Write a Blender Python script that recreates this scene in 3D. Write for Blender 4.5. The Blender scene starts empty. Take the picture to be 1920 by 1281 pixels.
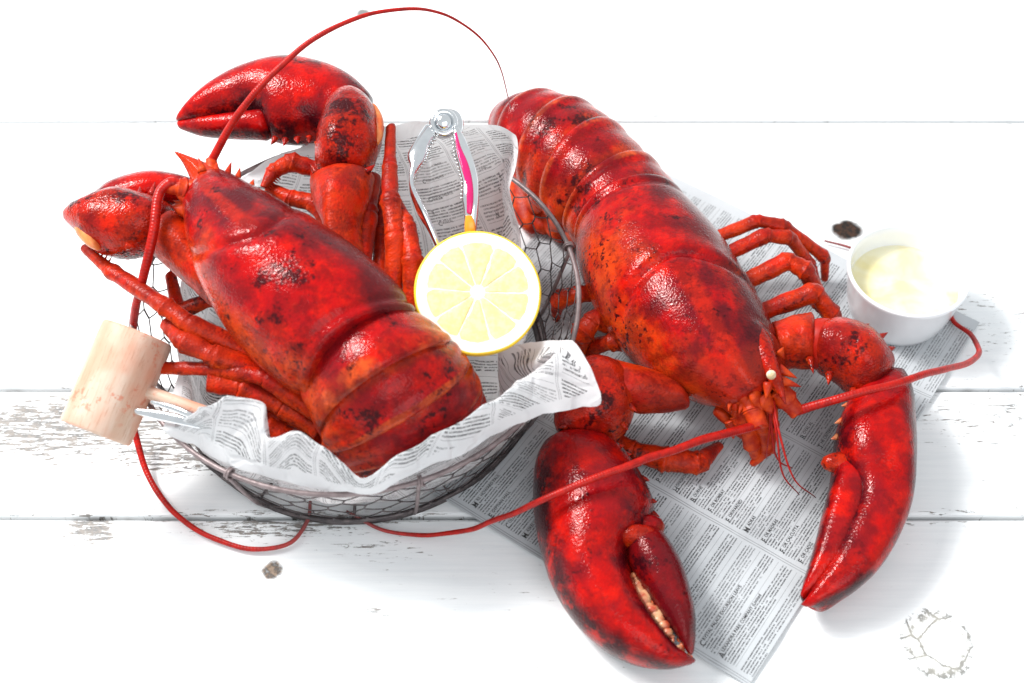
import bpy, bmesh, math, random
from mathutils import Vector, Matrix, noise
from mathutils.bvhtree import BVHTree
from mathutils.interpolate import poly_3d_calc

R = math.radians
sc = bpy.context.scene
col = sc.collection
rng = random.Random(7)

# ---------------------------------------------------------------- camera, light, exposure
LENS, PITCH, DIST = 50.0, R(52), 0.808
FPX = 1920 * LENS / 36.0
CD = Vector((0, math.cos(PITCH), -math.sin(PITCH)))
CU = Vector((0, math.sin(PITCH), math.cos(PITCH)))
CPOS = -CD * DIST
cam_d = bpy.data.cameras.new('camera')
cam = bpy.data.objects.new('camera', cam_d)
col.objects.link(cam)
cam_d.lens = LENS; cam_d.sensor_width = 36
cam.location = CPOS
cam.rotation_euler = (math.pi / 2 - PITCH, 0, 0)
cam_d.clip_start = 0.02; cam_d.clip_end = 30
cam_d.dof.use_dof = True
cam_d.dof.focus_distance = 0.755
cam_d.dof.aperture_fstop = 7.1
sc.camera = cam

world = bpy.data.worlds.new('World')
sc.world = world
world.use_nodes = True
bg = world.node_tree.nodes['Background']
bg.inputs[0].default_value = (0.93, 0.97, 1.0, 1)
bg.inputs[1].default_value = 0.80

def area(name, loc, target, size, power, colr, sy=None):
    l = bpy.data.lights.new(name, 'AREA')
    l.energy = power; l.color = colr; l.size = size
    if sy:
        l.shape = 'RECTANGLE'; l.size_y = sy
    o = bpy.data.objects.new(name, l)
    col.objects.link(o)
    o.location = loc
    o.rotation_euler = (Vector(target) - Vector(loc)).to_track_quat('-Z', 'Y').to_euler()
    return o
area('window_light', (-0.98, 0.42, 1.36), (0, 0.02, 0), 0.8, 32, (1.0, 0.985, 0.965), 0.65)
area('added_highlight_light', (-0.93, 0.46, 1.36), (0, 0.02, 0), 0.2, 17, (1.0, 0.99, 0.98), 0.3)  # extra small lamp added along the key direction for crisp shell highlights
area('fill_light', (0.35, -1.35, 1.25), (0, 0, 0.03), 1.3, 12, (0.94, 0.97, 1.0))

sc.render.engine = 'CYCLES'
sc.cycles.use_denoising = True
sc.cycles.max_bounces = 8
sc.view_settings.view_transform = 'Standard'
sc.view_settings.look = 'None'
sc.view_settings.exposure = 0.0
sc.view_settings.gamma = 1.0

# ---------------------------------------------------------------- helpers
def W(px, py, z):
    """photo pixel + height in mm above the table -> point in metres"""
    v = CD + Vector((1, 0, 0)) * ((px - 960) / FPX) - CU * ((py - 640.5) / FPX)
    return CPOS + v * ((z * 0.001 - CPOS.z) / v.z)

MM = 0.001

def empty(name, loc, label, cat, group=None):
    o = bpy.data.objects.new(name, None)
    col.objects.link(o)
    o.location = loc
    o.empty_display_size = 0.02
    o['label'] = label; o['category'] = cat
    if group: o['group'] = group
    return o

def hermite(xs, ps, x):
    """non-uniform Catmull-Rom through ps at xs"""
    n = len(xs)
    if x <= xs[0]: return ps[0]
    if x >= xs[-1]: return ps[-1]
    i = 0
    while xs[i + 1] < x: i += 1
    h = xs[i + 1] - xs[i]; t = (x - xs[i]) / h
    def tan(k):
        if k == 0: return (ps[1] - ps[0]) / (xs[1] - xs[0])
        if k == n - 1: return (ps[-1] - ps[-2]) / (xs[-1] - xs[-2])
        a = (ps[k] - ps[k - 1]) / (xs[k] - xs[k - 1]); b = (ps[k + 1] - ps[k]) / (xs[k + 1] - xs[k])
        w = (xs[k + 1] - xs[k]) / (xs[k + 1] - xs[k - 1])
        return a * w + b * (1 - w)
    t2 = t * t; t3 = t2 * t
    return ps[i] * (2 * t3 - 3 * t2 + 1) + tan(i) * (h * (t3 - 2 * t2 + t)) + ps[i + 1] * (-2 * t3 + 3 * t2) + tan(i + 1) * (h * (t3 - t2))

def sstep(a, b, x):
    t = min(1, max(0, (x - a) / (b - a)))
    return t * t * (3 - 2 * t)

class MB:
    """collects geometry for one mesh; every vertex carries t (along) and s (up-ness)"""
    def __init__(self):
        self.v = []; self.f = []; self.t = []; self.s = []; self.c = []; self.uv = None
    def add(self, p, t=0.0, s=0.0, c=0.0):
        self.v.append(p); self.t.append(t); self.s.append(s); self.c.append(c)
        return len(self.v) - 1
    def rings(self, rings, closed0=True, closed1=True):
        """rings: list of lists of (p, t, s)"""
        idx = [[self.add(*q) for q in r] for r in rings]
        n = len(idx[0])
        for a, b in zip(idx[:-1], idx[1:]):
            for j in range(n):
                k = (j + 1) % n
                self.f.append((a[j], a[k], b[k], b[j]))
        for flag, r, rev in ((closed0, 0, True), (closed1, -1, False)):
            if flag:
                c = sum((q[0] for q in rings[r]), Vector()) / n
                ci = self.add(c, rings[r][0][1], sum(q[2] for q in rings[r]) / n)
                for j in range(n):
                    k = (j + 1) % n
                    self.f.append((ci, idx[r][k], idx[r][j]) if rev else (ci, idx[r][j], idx[r][k]))
    def tube(self, pts, rad, n=8, flat=1.0, s=None):
        """pts: Vectors (m), rad: radii (m)"""
        m = len(pts)
        ref = Vector((0, 0, 1)); rings = []; prev = None
        L = [0]
        for a, b in zip(pts[:-1], pts[1:]): L.append(L[-1] + (b - a).length)
        for i in range(m):
            if i == 0: T = pts[1] - pts[0]
            elif i == m - 1: T = pts[-1] - pts[-2]
            else: T = (pts[i + 1] - pts[i]).normalized() + (pts[i] - pts[i - 1]).normalized()
            if T.length < 1e-9: T = Vector((1, 0, 0))
            T.normalize()
            if prev is None:
                X = T.cross(ref)
                if X.length < 0.1: X = T.cross(Vector((0, 1, 0)))
            else:
                X = prev - T * prev.dot(T)
            X.normalize(); prev = X
            Y = X.cross(T)
            ring = []
            for j in range(n):
                a = 2 * math.pi * j / n
                dirv = X * math.cos(a) + Y * (math.sin(a) * flat)
                ring.append((pts[i] + dirv * rad[i], L[i] / max(L[-1], 1e-6), dirv.z if s is None else s))
            rings.append(ring)
        self.rings(rings)
    def cone(self, base, tip, r, n=7, bend=None):
        ax = tip - base
        pts = []; rad = []
        for k in range(5):
            q = k / 4
            p = base + ax * q
            if bend is not None: p = p + bend * (q * q)
            pts.append(p); rad.append(max(r * (1 - q) ** 0.8, r * 0.04))
        self.tube(pts, rad, n)
    def ball(self, c, r, nu=10, nv=8, sx=1, sy=1, sz=1):
        rings = []
        for i in range(1, nv):
            a = math.pi * i / nv
            rings.append([(c + Vector((sx * math.sin(a) * math.cos(2 * math.pi * j / nu), sy * math.sin(a) * math.sin(2 * math.pi * j / nu), -sz * math.cos(a))) * r, 0.5, -math.cos(a)) for j in range(nu)])
        self.rings(rings)
    def build(self, name, mat, parent=None, smooth=True, label=None, root_loc=None):
        off = Vector()
        p = parent
        while p is not None:
            off += p.location; p = p.parent
        me = bpy.data.meshes.new(name)
        me.from_pydata([tuple(q - off) for q in self.v], [], self.f)
        at = me.attributes.new('sh_t', 'FLOAT', 'POINT'); at.data.foreach_set('value', self.t)
        at = me.attributes.new('sh_s', 'FLOAT', 'POINT'); at.data.foreach_set('value', self.s)
        at = me.attributes.new('sh_c', 'FLOAT', 'POINT'); at.data.foreach_set('value', self.c)
        if self.uv is not None:
            ul = me.uv_layers.new(name='UVMap')
            for lp in me.loops: ul.data[lp.index].uv = self.uv[lp.vertex_index]
        if smooth: me.polygons.foreach_set('use_smooth', [True] * len(me.polygons))
        bm = bmesh.new(); bm.from_mesh(me)
        bmesh.ops.recalc_face_normals(bm, faces=bm.faces)
        bm.to_mesh(me); bm.free()
        me.materials.append(mat)
        me.update()
        o = bpy.data.objects.new(name, me)
        col.objects.link(o)
        if parent: o.parent = parent
        if label: o['label'] = label
        return o

class Spine:
    """two outlines A and B (pixel x, pixel y, mm) and the heights above / below their chord (mm)"""
    def __init__(self, st, dorsal=0.0):
        self.A = [W(*q[0]) for q in st]; self.B = [W(*q[1]) for q in st]
        self.hu = [q[2] * MM for q in st]; self.hd = [q[3] * MM for q in st]
        c = [(a + b) / 2 for a, b in zip(self.A, self.B)]
        x = [0]
        for a, b in zip(range(len(st) - 1), range(1, len(st))):
            dl = ((self.A[b] - self.A[a]).length + (self.B[b] - self.B[a]).length) / 2
            x.append(x[-1] + max(dl, 1e-5))
        self.len = x[-1]
        self.x = [q / x[-1] for q in x]
        self.dorsal = dorsal
        self.sign = 1
        _, S, U, _, _, _ = self.at(0.5)
        if U.dot(-CD) < 0: self.sign = -1
    def at(self, t):
        e = 0.004
        def cc(t): return (hermite(self.x, self.A, t) + hermite(self.x, self.B, t)) / 2
        a = hermite(self.x, self.A, t); b = hermite(self.x, self.B, t)
        T = cc(min(1, t + e)) - cc(max(0, t - e))
        T.normalize()
        S = (b - a) / 2
        U = S.cross(T) * self.sign
        U.normalize()
        return (a + b) / 2, S, U, T, hermite(self.x, self.hu, t), hermite(self.x, self.hd, t)
    def point(self, t, th, k=1.0):
        C, S, U, T, hu, hd = self.at(t)
        c, s = math.cos(th), math.sin(th)
        return C + S * (c * k) + U * ((hu if s > 0 else hd) * s * k)
    def normal(self, t, th):
        C, S, U, T, hu, hd = self.at(t)
        n = S.normalized() * (math.cos(th) / max(S.length, 1e-4)) + U * (math.sin(th) / max(hu if math.sin(th) > 0 else hd, 1e-4))
        return n.normalized()
    def mesh(self, mb, t0=0.0, t1=1.0, nr=40, na=40, fr=None, cap0=0.0, cap1=0.0, pu=1.0, closed=(True, True), bow=None, tloc=None):
        rings = []
        ts = []
        if cap0 > 0:
            ts += [t0 + cap0 * q for q in (0.0, 0.03, 0.1, 0.25, 0.5)]
        else: ts.append(t0)
        lo = t0 + cap0; hi = t1 - cap1
        ts += [lo + (hi - lo) * i / nr for i in range(0 if cap0 > 0 else 1, nr + (1 if cap1 > 0 else 0))]
        if cap1 > 0: ts += [t1 - cap1 * q for q in (0.5, 0.25, 0.1, 0.03, 0.0)]
        else: ts.append(t1)
        for t in ts:
            C, S, U, T, hu, hd = self.at(t)
            k0 = 1.0
            if cap0 > 0 and t < t0 + cap0:
                q = (t0 + cap0 - t) / cap0; k0 = math.sqrt(max(0.0009, 1 - q * q))
            if cap1 > 0 and t > t1 - cap1:
                q = (t - t1 + cap1) / cap1; k0 = math.sqrt(max(0.0009, 1 - q * q))
            ring = []
            for j in range(na):
                th = 2 * math.pi * j / na
                c, s = math.cos(th), math.sin(th)
                if pu != 1.0:
                    s2 = math.copysign(abs(s) ** pu, s); c2 = math.copysign(abs(c) ** pu, c)
                else: s2, c2 = s, c
                k = k0 * (fr(t, th) if fr else 1.0)
                p = C + S * (c2 * k) + U * ((hu if s > 0 else hd) * s2 * k)
                if bow:
                    p = p + T * (bow(t) * max(0.0, math.sin(th)) ** 1.2)
                ring.append((p, tloc(t) if tloc else t, math.sin(th - self.dorsal), math.cos(th)))
            rings.append(ring)
        mb.rings(rings, *closed)

def path(pts, n=12):
    """smooth path through (px,py,z) points"""
    P = [W(*q) for q in pts]
    return path3(P, n)
def path3(P, n=12):
    x = [0]
    for a, b in zip(P[:-1], P[1:]): x.append(x[-1] + max((b - a).length, 1e-5) ** 0.7)
    out = []; par = []
    for i in range(len(P) - 1):
        for k in range(n):
            q = x[i] + (x[i + 1] - x[i]) * k / n
            out.append(hermite(x, P, q)); par.append(i + k / n)
    out.append(P[-1].copy()); par.append(len(P) - 1)
    return out, par

# ---------------------------------------------------------------- materials
class NT:
    def __init__(self, name):
        self.m = bpy.data.materials.new(name); self.m.use_nodes = True
        self.t = self.m.node_tree; self.n = self.t.nodes; self.l = self.t.links
        self.b = self.n['Principled BSDF']
        self._oc = None
    def node(self, typ, **kw):
        o = self.n.new(typ)
        for k, v in kw.items(): setattr(o, k, v)
        return o
    def put(self, sock, v):
        if isinstance(v, bpy.types.NodeSocket): self.l.new(v, sock)
        else: sock.default_value = v
    def obj(self):
        if self._oc is None: self._oc = self.node('ShaderNodeTexCoord').outputs['Object']
        return self._oc
    def uv(self): return self.node('ShaderNodeTexCoord').outputs['UV']
    def attr(self, name): return self.node('ShaderNodeAttribute', attribute_name=name).outputs['Fac']
    def m_(self, op, a, b=0.0, c=0.0, clamp=False):
        o = self.node('ShaderNodeMath', operation=op, use_clamp=clamp)
        self.put(o.inputs[0], a); self.put(o.inputs[1], b)
        if op in ('MULTIPLY_ADD', 'SMOOTH_MIN', 'COMPARE', 'WRAP'): self.put(o.inputs[2], c)
        return o.outputs[0]
    def ss(self, x, a, b, lo=0.0, hi=1.0):
        o = self.node('ShaderNodeMapRange', interpolation_type='SMOOTHSTEP')
        self.put(o.inputs[0], x); o.inputs[1].default_value = a; o.inputs[2].default_value = b
        o.inputs[3].default_value = lo; o.inputs[4].default_value = hi
        return o.outputs[0]
    def noise(self, scale, detail=4, rough=0.55, vec=None, dist=0.0, out='Fac'):
        o = self.node('ShaderNodeTexNoise')
        self.l.new(vec if vec is not None else self.obj(), o.inputs['Vector'])
        o.inputs['Scale'].default_value = scale; o.inputs['Detail'].default_value = detail
        o.inputs['Roughness'].default_value = rough; o.inputs['Distortion'].default_value = dist
        return o.outputs[out]
    def voro(self, scale, feature='F1', vec=None, rand=1.0, out='Distance'):
        o = self.node('ShaderNodeTexVoronoi', feature=feature)
        self.l.new(vec if vec is not None else self.obj(), o.inputs['Vector'])
        o.inputs['Scale'].default_value = scale; o.inputs['Randomness'].default_value = rand
        return o.outputs[out]
    def mix(self, f, a, b, blend='MIX'):
        o = self.node('ShaderNodeMix', data_type='RGBA', blend_type=blend)
        self.put(o.inputs[0], f)
        self.put(o.inputs[6], a if isinstance(a, bpy.types.NodeSocket) else (*a, 1))
        self.put(o.inputs[7], b if isinstance(b, bpy.types.NodeSocket) else (*b, 1))
        return o.outputs[2]
    def mapping(self, vec, scale=(1, 1, 1), loc=(0, 0, 0), rot=(0, 0, 0)):
        o = self.node('ShaderNodeMapping'); self.l.new(vec, o.inputs[0])
        o.inputs['Location'].default_value = loc; o.inputs['Rotation'].default_value = rot; o.inputs['Scale'].default_value = scale
        return o.outputs[0]
    def bump(self, h, strength, dist=0.001, prev=None):
        o = self.node('ShaderNodeBump')
        o.inputs['Strength'].default_value = strength; o.inputs['Distance'].default_value = dist
        self.l.new(h, o.inputs['Height'])
        if prev is not None: self.l.new(prev, o.inputs['Normal'])
        return o.outputs[0]
    def set(self, **kw):
        for k, v in kw.items():
            s = self.b.inputs[k.replace('_', ' ')]
            if isinstance(v, tuple) and len(v) == 3 and s.type == 'RGBA': v = (*v, 1)
            self.put(s, v)
        return self.m

def shell(name, top=(0.36, 0.0025, 0.0035), side=(0.54, 0.048, 0.005), dark=(0.024, 0.002, 0.004), lo=0.1, hi=0.7, blotch=0.56, speck=0.6, seed=0.0, purple=0.5, vein=0.6, orange=0.7, head=False, band=False, rough=(0.13, 0.22), spec=0.24, fine=0.42, tip=0.85, mottle=0.55):
    n = NT(name)
    v = n.mapping(n.obj(), loc=(seed, seed * 0.7, seed * 1.3))
    s = n.attr('sh_s')
    t = n.attr('sh_t')
    n1 = n.noise(40, 4, 0.6, v)
    n2 = n.noise(30, 4, 0.65, n.mapping(v, loc=(3, 1, 2)))
    n3 = n.noise(430, 3, 0.65, v)
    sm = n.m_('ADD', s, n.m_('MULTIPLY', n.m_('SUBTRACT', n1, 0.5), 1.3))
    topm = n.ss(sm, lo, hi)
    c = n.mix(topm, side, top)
    # scarlet patches
    c = n.mix(n.m_('MULTIPLY', n.ss(n.noise(60, 4, 0.7, v), 0.46, 0.64), vein), c, (0.60, 0.009, 0.002))
    # fine orange grain low on the sides
    c = n.mix(n.m_('MULTIPLY', n.ss(n3, 0.48, 0.66), n.ss(s, 0.55, -0.2, 0.0, orange)), c, (0.66, 0.10, 0.012))
    if band:
        # the sliding front facet of each tail plate is pale orange
        bm = n.ss(n.m_('ADD', t, n.m_('MULTIPLY', n.m_('SUBTRACT', n1, 0.5), 0.9)), 0.36, 0.10)
        c = n.mix(n.m_('MULTIPLY', bm, 0.6), c, (0.50, 0.050, 0.006))
        eb = n.ss(n.m_('ADD', t, n.m_('MULTIPLY', n.m_('SUBTRACT', n1, 0.5), 0.2)), 0.93, 0.99)
        c = n.mix(n.m_('MULTIPLY', n.m_('MULTIPLY', eb, n.ss(n1, 0.40, 0.56)), 0.8), c, (0.60, 0.085, 0.016))
    # purple bruising on the ridge
    pm = n.m_('MULTIPLY', n.ss(n2, 0.42, 0.60), n.ss(s, 0.1, 0.8, 0.0, purple))
    if head:
        pm = n.m_('MULTIPLY', pm, n.ss(n.m_('ADD', t, n.m_('MULTIPLY', n1, 0.2)), 0.42, 0.62, 0.35, 1.0))
    c = n.mix(pm, c, (0.075, 0.005, 0.011))
    if head:
        stripe = n.m_('MULTIPLY', n.ss(n.m_('ADD', s, n.m_('MULTIPLY', n.m_('SUBTRACT', n3, 0.5), 0.02)), 0.984, 0.998), n.ss(t, 0.40, 0.55))
        c = n.mix(n.m_('MULTIPLY', stripe, 0.65), c, (0.46, 0.016, 0.004))
    # cloudy maroon mottling through the whole shell
    mo = n.noise(85, 6, 0.74, n.mapping(v, loc=(4, 9, 2)))
    c = n.mix(n.ss(mo, 0.57, 0.40, 0.0, mottle), c, (0.085, 0.003, 0.0045))
    if head:
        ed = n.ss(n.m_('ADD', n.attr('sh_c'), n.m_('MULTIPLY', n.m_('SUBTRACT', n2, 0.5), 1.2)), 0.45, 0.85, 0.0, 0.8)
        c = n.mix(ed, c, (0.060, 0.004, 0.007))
        c = n.mix(n.ss(n.m_('ADD', t, n.m_('MULTIPLY', n.m_('SUBTRACT', n1, 0.5), 0.15)), 0.80, 0.90, 0.0, tip), c, (0.50, 0.032, 0.005))
    # soft dark blotches
    bn = n.noise(36, 4, 0.68, n.mapping(v, loc=(5, 7, 3)))
    dm = n.ss(n.m_('ADD', bn, n.m_('MULTIPLY', n.m_('SUBTRACT', n3, 0.5), 0.35)), blotch, blotch + 0.10, 0.0, 0.92)
    c = n.mix(dm, c, dark)
    # freckles, dense in places
    fk = n.noise(330, 2, 0.5, n.mapping(v, loc=(1, 5, 9), scale=(1.0, 1.35, 1.0)))
    sp = n.m_('MULTIPLY', n.ss(fk, 0.55, 0.66), n.ss(n.noise(44, 3, 0.6, n.mapping(v, loc=(8, 2, 6))), 0.40, 0.56))
    c = n.mix(n.m_('MULTIPLY', sp, n.ss(topm, 0.0, 1.0, speck, speck * 0.45)), c, dark)
    h1 = n.voro(950, 'SMOOTH_F1', v); h3 = n.noise(110, 3, 0.55, v)
    b = n.bump(h3, 0.12, 0.0012)
    b = n.bump(h1, fine, 0.0005, b)
    rgh = n.ss(n3, 0.35, 0.7, *rough)
    return n.set(Base_Color=c, Roughness=rgh, Normal=b, Specular_IOR_Level=spec, Specular_Tint=(1.0, 0.70, 0.68, 1.0))

M = {}
M['shell'] = shell('lobster_shell', blotch=0.565, lo=0.25, hi=0.85, purple=0.85, head=True)
M['shell_b'] = shell('lobster_shell_b', seed=4.3, blotch=0.59, speck=0.95, lo=0.45, hi=0.95, purple=0.75, head=True, tip=0.3)
M['tail'] = shell('tail_shell', seed=8.3, blotch=0.57, speck=0.6, lo=0.25, hi=0.95, vein=0.6, purple=0.6, band=True)
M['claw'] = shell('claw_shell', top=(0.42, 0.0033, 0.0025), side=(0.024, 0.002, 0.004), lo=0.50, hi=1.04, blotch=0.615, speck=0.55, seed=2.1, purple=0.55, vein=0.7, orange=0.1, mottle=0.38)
M['claw_dark'] = shell('claw_shell_dark', top=(0.15, 0.002, 0.003), side=(0.022, 0.002, 0.003), lo=0.2, hi=0.8, blotch=0.60, speck=0.3, seed=3.7, purple=0.5, vein=0.25, orange=0.0)
M['wrist'] = shell('wrist_shell', top=(0.42, 0.017, 0.0025), side=(0.38, 0.022, 0.003), blotch=0.55, speck=0.95, seed=6.6, purple=0.5, fine=0.6)
M['leg'] = shell('leg_shell', top=(0.50, 0.027, 0.003), side=(0.47, 0.042, 0.004), lo=-0.6, hi=0.9, blotch=0.60, speck=0.8, seed=1.2, purple=0.4, rough=(0.28, 0.45), fine=0.5, spec=0.2)
def simple(name, c1, c2, scale, rough=0.4, bump=0.2, bscale=None, **kw):
    n = NT(name)
    c = n.mix(n.ss(n.noise(scale, 4, 0.6), 0.35, 0.65), c1, c2)
    b = n.bump(n.noise(bscale or scale * 3, 3, 0.6), bump, 0.0005)
    return n.set(Base_Color=c, Roughness=rough, Normal=b, **kw)
M['orange'] = simple('soft_orange_shell', (0.58, 0.055, 0.006), (0.34, 0.014, 0.003), 150, 0.4, 0.5, 600, Specular_IOR_Level=0.2)
M['antenna'] = None
def antenna_mat():
    n = NT('antenna_red')
    t = n.attr('sh_t')
    c = n.mix(n.ss(n.noise(260, 3, 0.6), 0.35, 0.7), (0.44, 0.009, 0.004), (0.28, 0.006, 0.004))
    c = n.mix(n.ss(t, 0.82, 1.0, 0, 0.75), c, (0.20, 0.10, 0.10))
    w = n.m_('SINE', n.m_('MULTIPLY', t, 1100.0))
    return n.set(Base_Color=c, Roughness=0.32, Normal=n.bump(w, 0.22, 0.0003), Specular_IOR_Level=0.25)
M['antenna'] = antenna_mat()
M['cream'] = simple('cream_tooth', (0.62, 0.34, 0.18), (0.42, 0.05, 0.02), 200, 0.35, 0.3)
M['tooth'] = simple('red_tooth', (0.60, 0.07, 0.015), (0.66, 0.24, 0.10), 200, 0.35, 0.3)
M['membrane'] = simple('pale_membrane', (0.72, 0.24, 0.07), (0.60, 0.09, 0.02), 120, 0.3, 0.3)
M['membrane_red'] = simple('smooth_red_membrane', (0.42, 0.012, 0.004), (0.30, 0.008, 0.003), 90, 0.45, 0.15, Specular_IOR_Level=0.2)
M['eye'] = simple('pearly_eye', (0.85, 0.78, 0.62), (0.55, 0.40, 0.22), 300, 0.2, 0.4)
M['wire'] = simple('dark_wire', (0.055, 0.048, 0.050), (0.12, 0.10, 0.10), 200, 0.45, 0.4, 700, Metallic=0.6)
M['rim'] = simple('rim_wire', (0.26, 0.205, 0.205), (0.17, 0.13, 0.13), 120, 0.42, 0.4, 500, Metallic=0.35)
M['chrome'] = simple('polished_chrome', (0.82, 0.84, 0.85), (0.72, 0.74, 0.76), 60, 0.10, 0.05, 300, Metallic=1.0)
M['pink'] = simple('painted_pink_reflection', (0.58, 0.010, 0.14), (0.48, 0.008, 0.10), 60, 0.15, 0.03)  # base colour carries the lobster red mirrored in the cracker
M['amber'] = simple('painted_amber_reflection', (0.85, 0.36, 0.02), (0.78, 0.28, 0.02), 60, 0.15, 0.03)  # base colour carries the lemon yellow mirrored in the cracker
M['ink'] = simple('print_ink', (0.018, 0.018, 0.020), (0.06, 0.06, 0.062), 900, 0.7, 0.0)
M['porcelain'] = simple('white_porcelain', (0.80, 0.82, 0.84), (0.78, 0.80, 0.82), 20, 0.18, 0.02, Coat_Weight=0.5)

def butter_mat():
    n = NT('melted_butter')
    f = n.ss(n.noise(48, 3, 0.5, dist=0.4), 0.36, 0.62)
    c = n.mix(f, (0.76, 0.67, 0.34), (0.80, 0.76, 0.54))
    b = n.bump(n.noise(90, 3, 0.5), 0.05, 0.001)
    return n.set(Base_Color=c, Roughness=0.10, Normal=b, Subsurface_Weight=0.2, Subsurface_Radius=(0.004, 0.003, 0.001), Subsurface_Scale=1.0)
M['butter'] = butter_mat()

def wood_mat():
    n = NT('pale_beech')
    # local x runs along the turned head / handle
    v = n.obj()
    g = n.noise(1.0, 5, 0.6, n.mapping(v, scale=(18, 160, 160)))
    f = n.noise(1.0, 4, 0.7, n.mapping(v, scale=(120, 900, 900)))
    c = n.mix(n.ss(g, 0.35, 0.68), (0.62, 0.47, 0.37), (0.54, 0.35, 0.25))
    c = n.mix(n.ss(n.noise(34, 3, 0.5), 0.46, 0.68, 0, 0.75), c, (0.62, 0.27, 0.17))
    c = n.mix(n.ss(f, 0.53, 0.70, 0, 0.5), c, (0.36, 0.16, 0.09))
    st = n.m_('MULTIPLY', n.ss(n.noise(240, 4, 0.7), 0.54, 0.62), n.ss(n.noise(45, 2, 0.5, n.mapping(v, loc=(3, 3, 3))), 0.48, 0.60))
    c = n.mix(n.m_('MULTIPLY', st, 0.65), c, (0.55, 0.12, 0.05))
    return n.set(Base_Color=c, Roughness=0.55, Normal=n.bump(f, 0.25, 0.0004))
M['beech'] = wood_mat()

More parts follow.
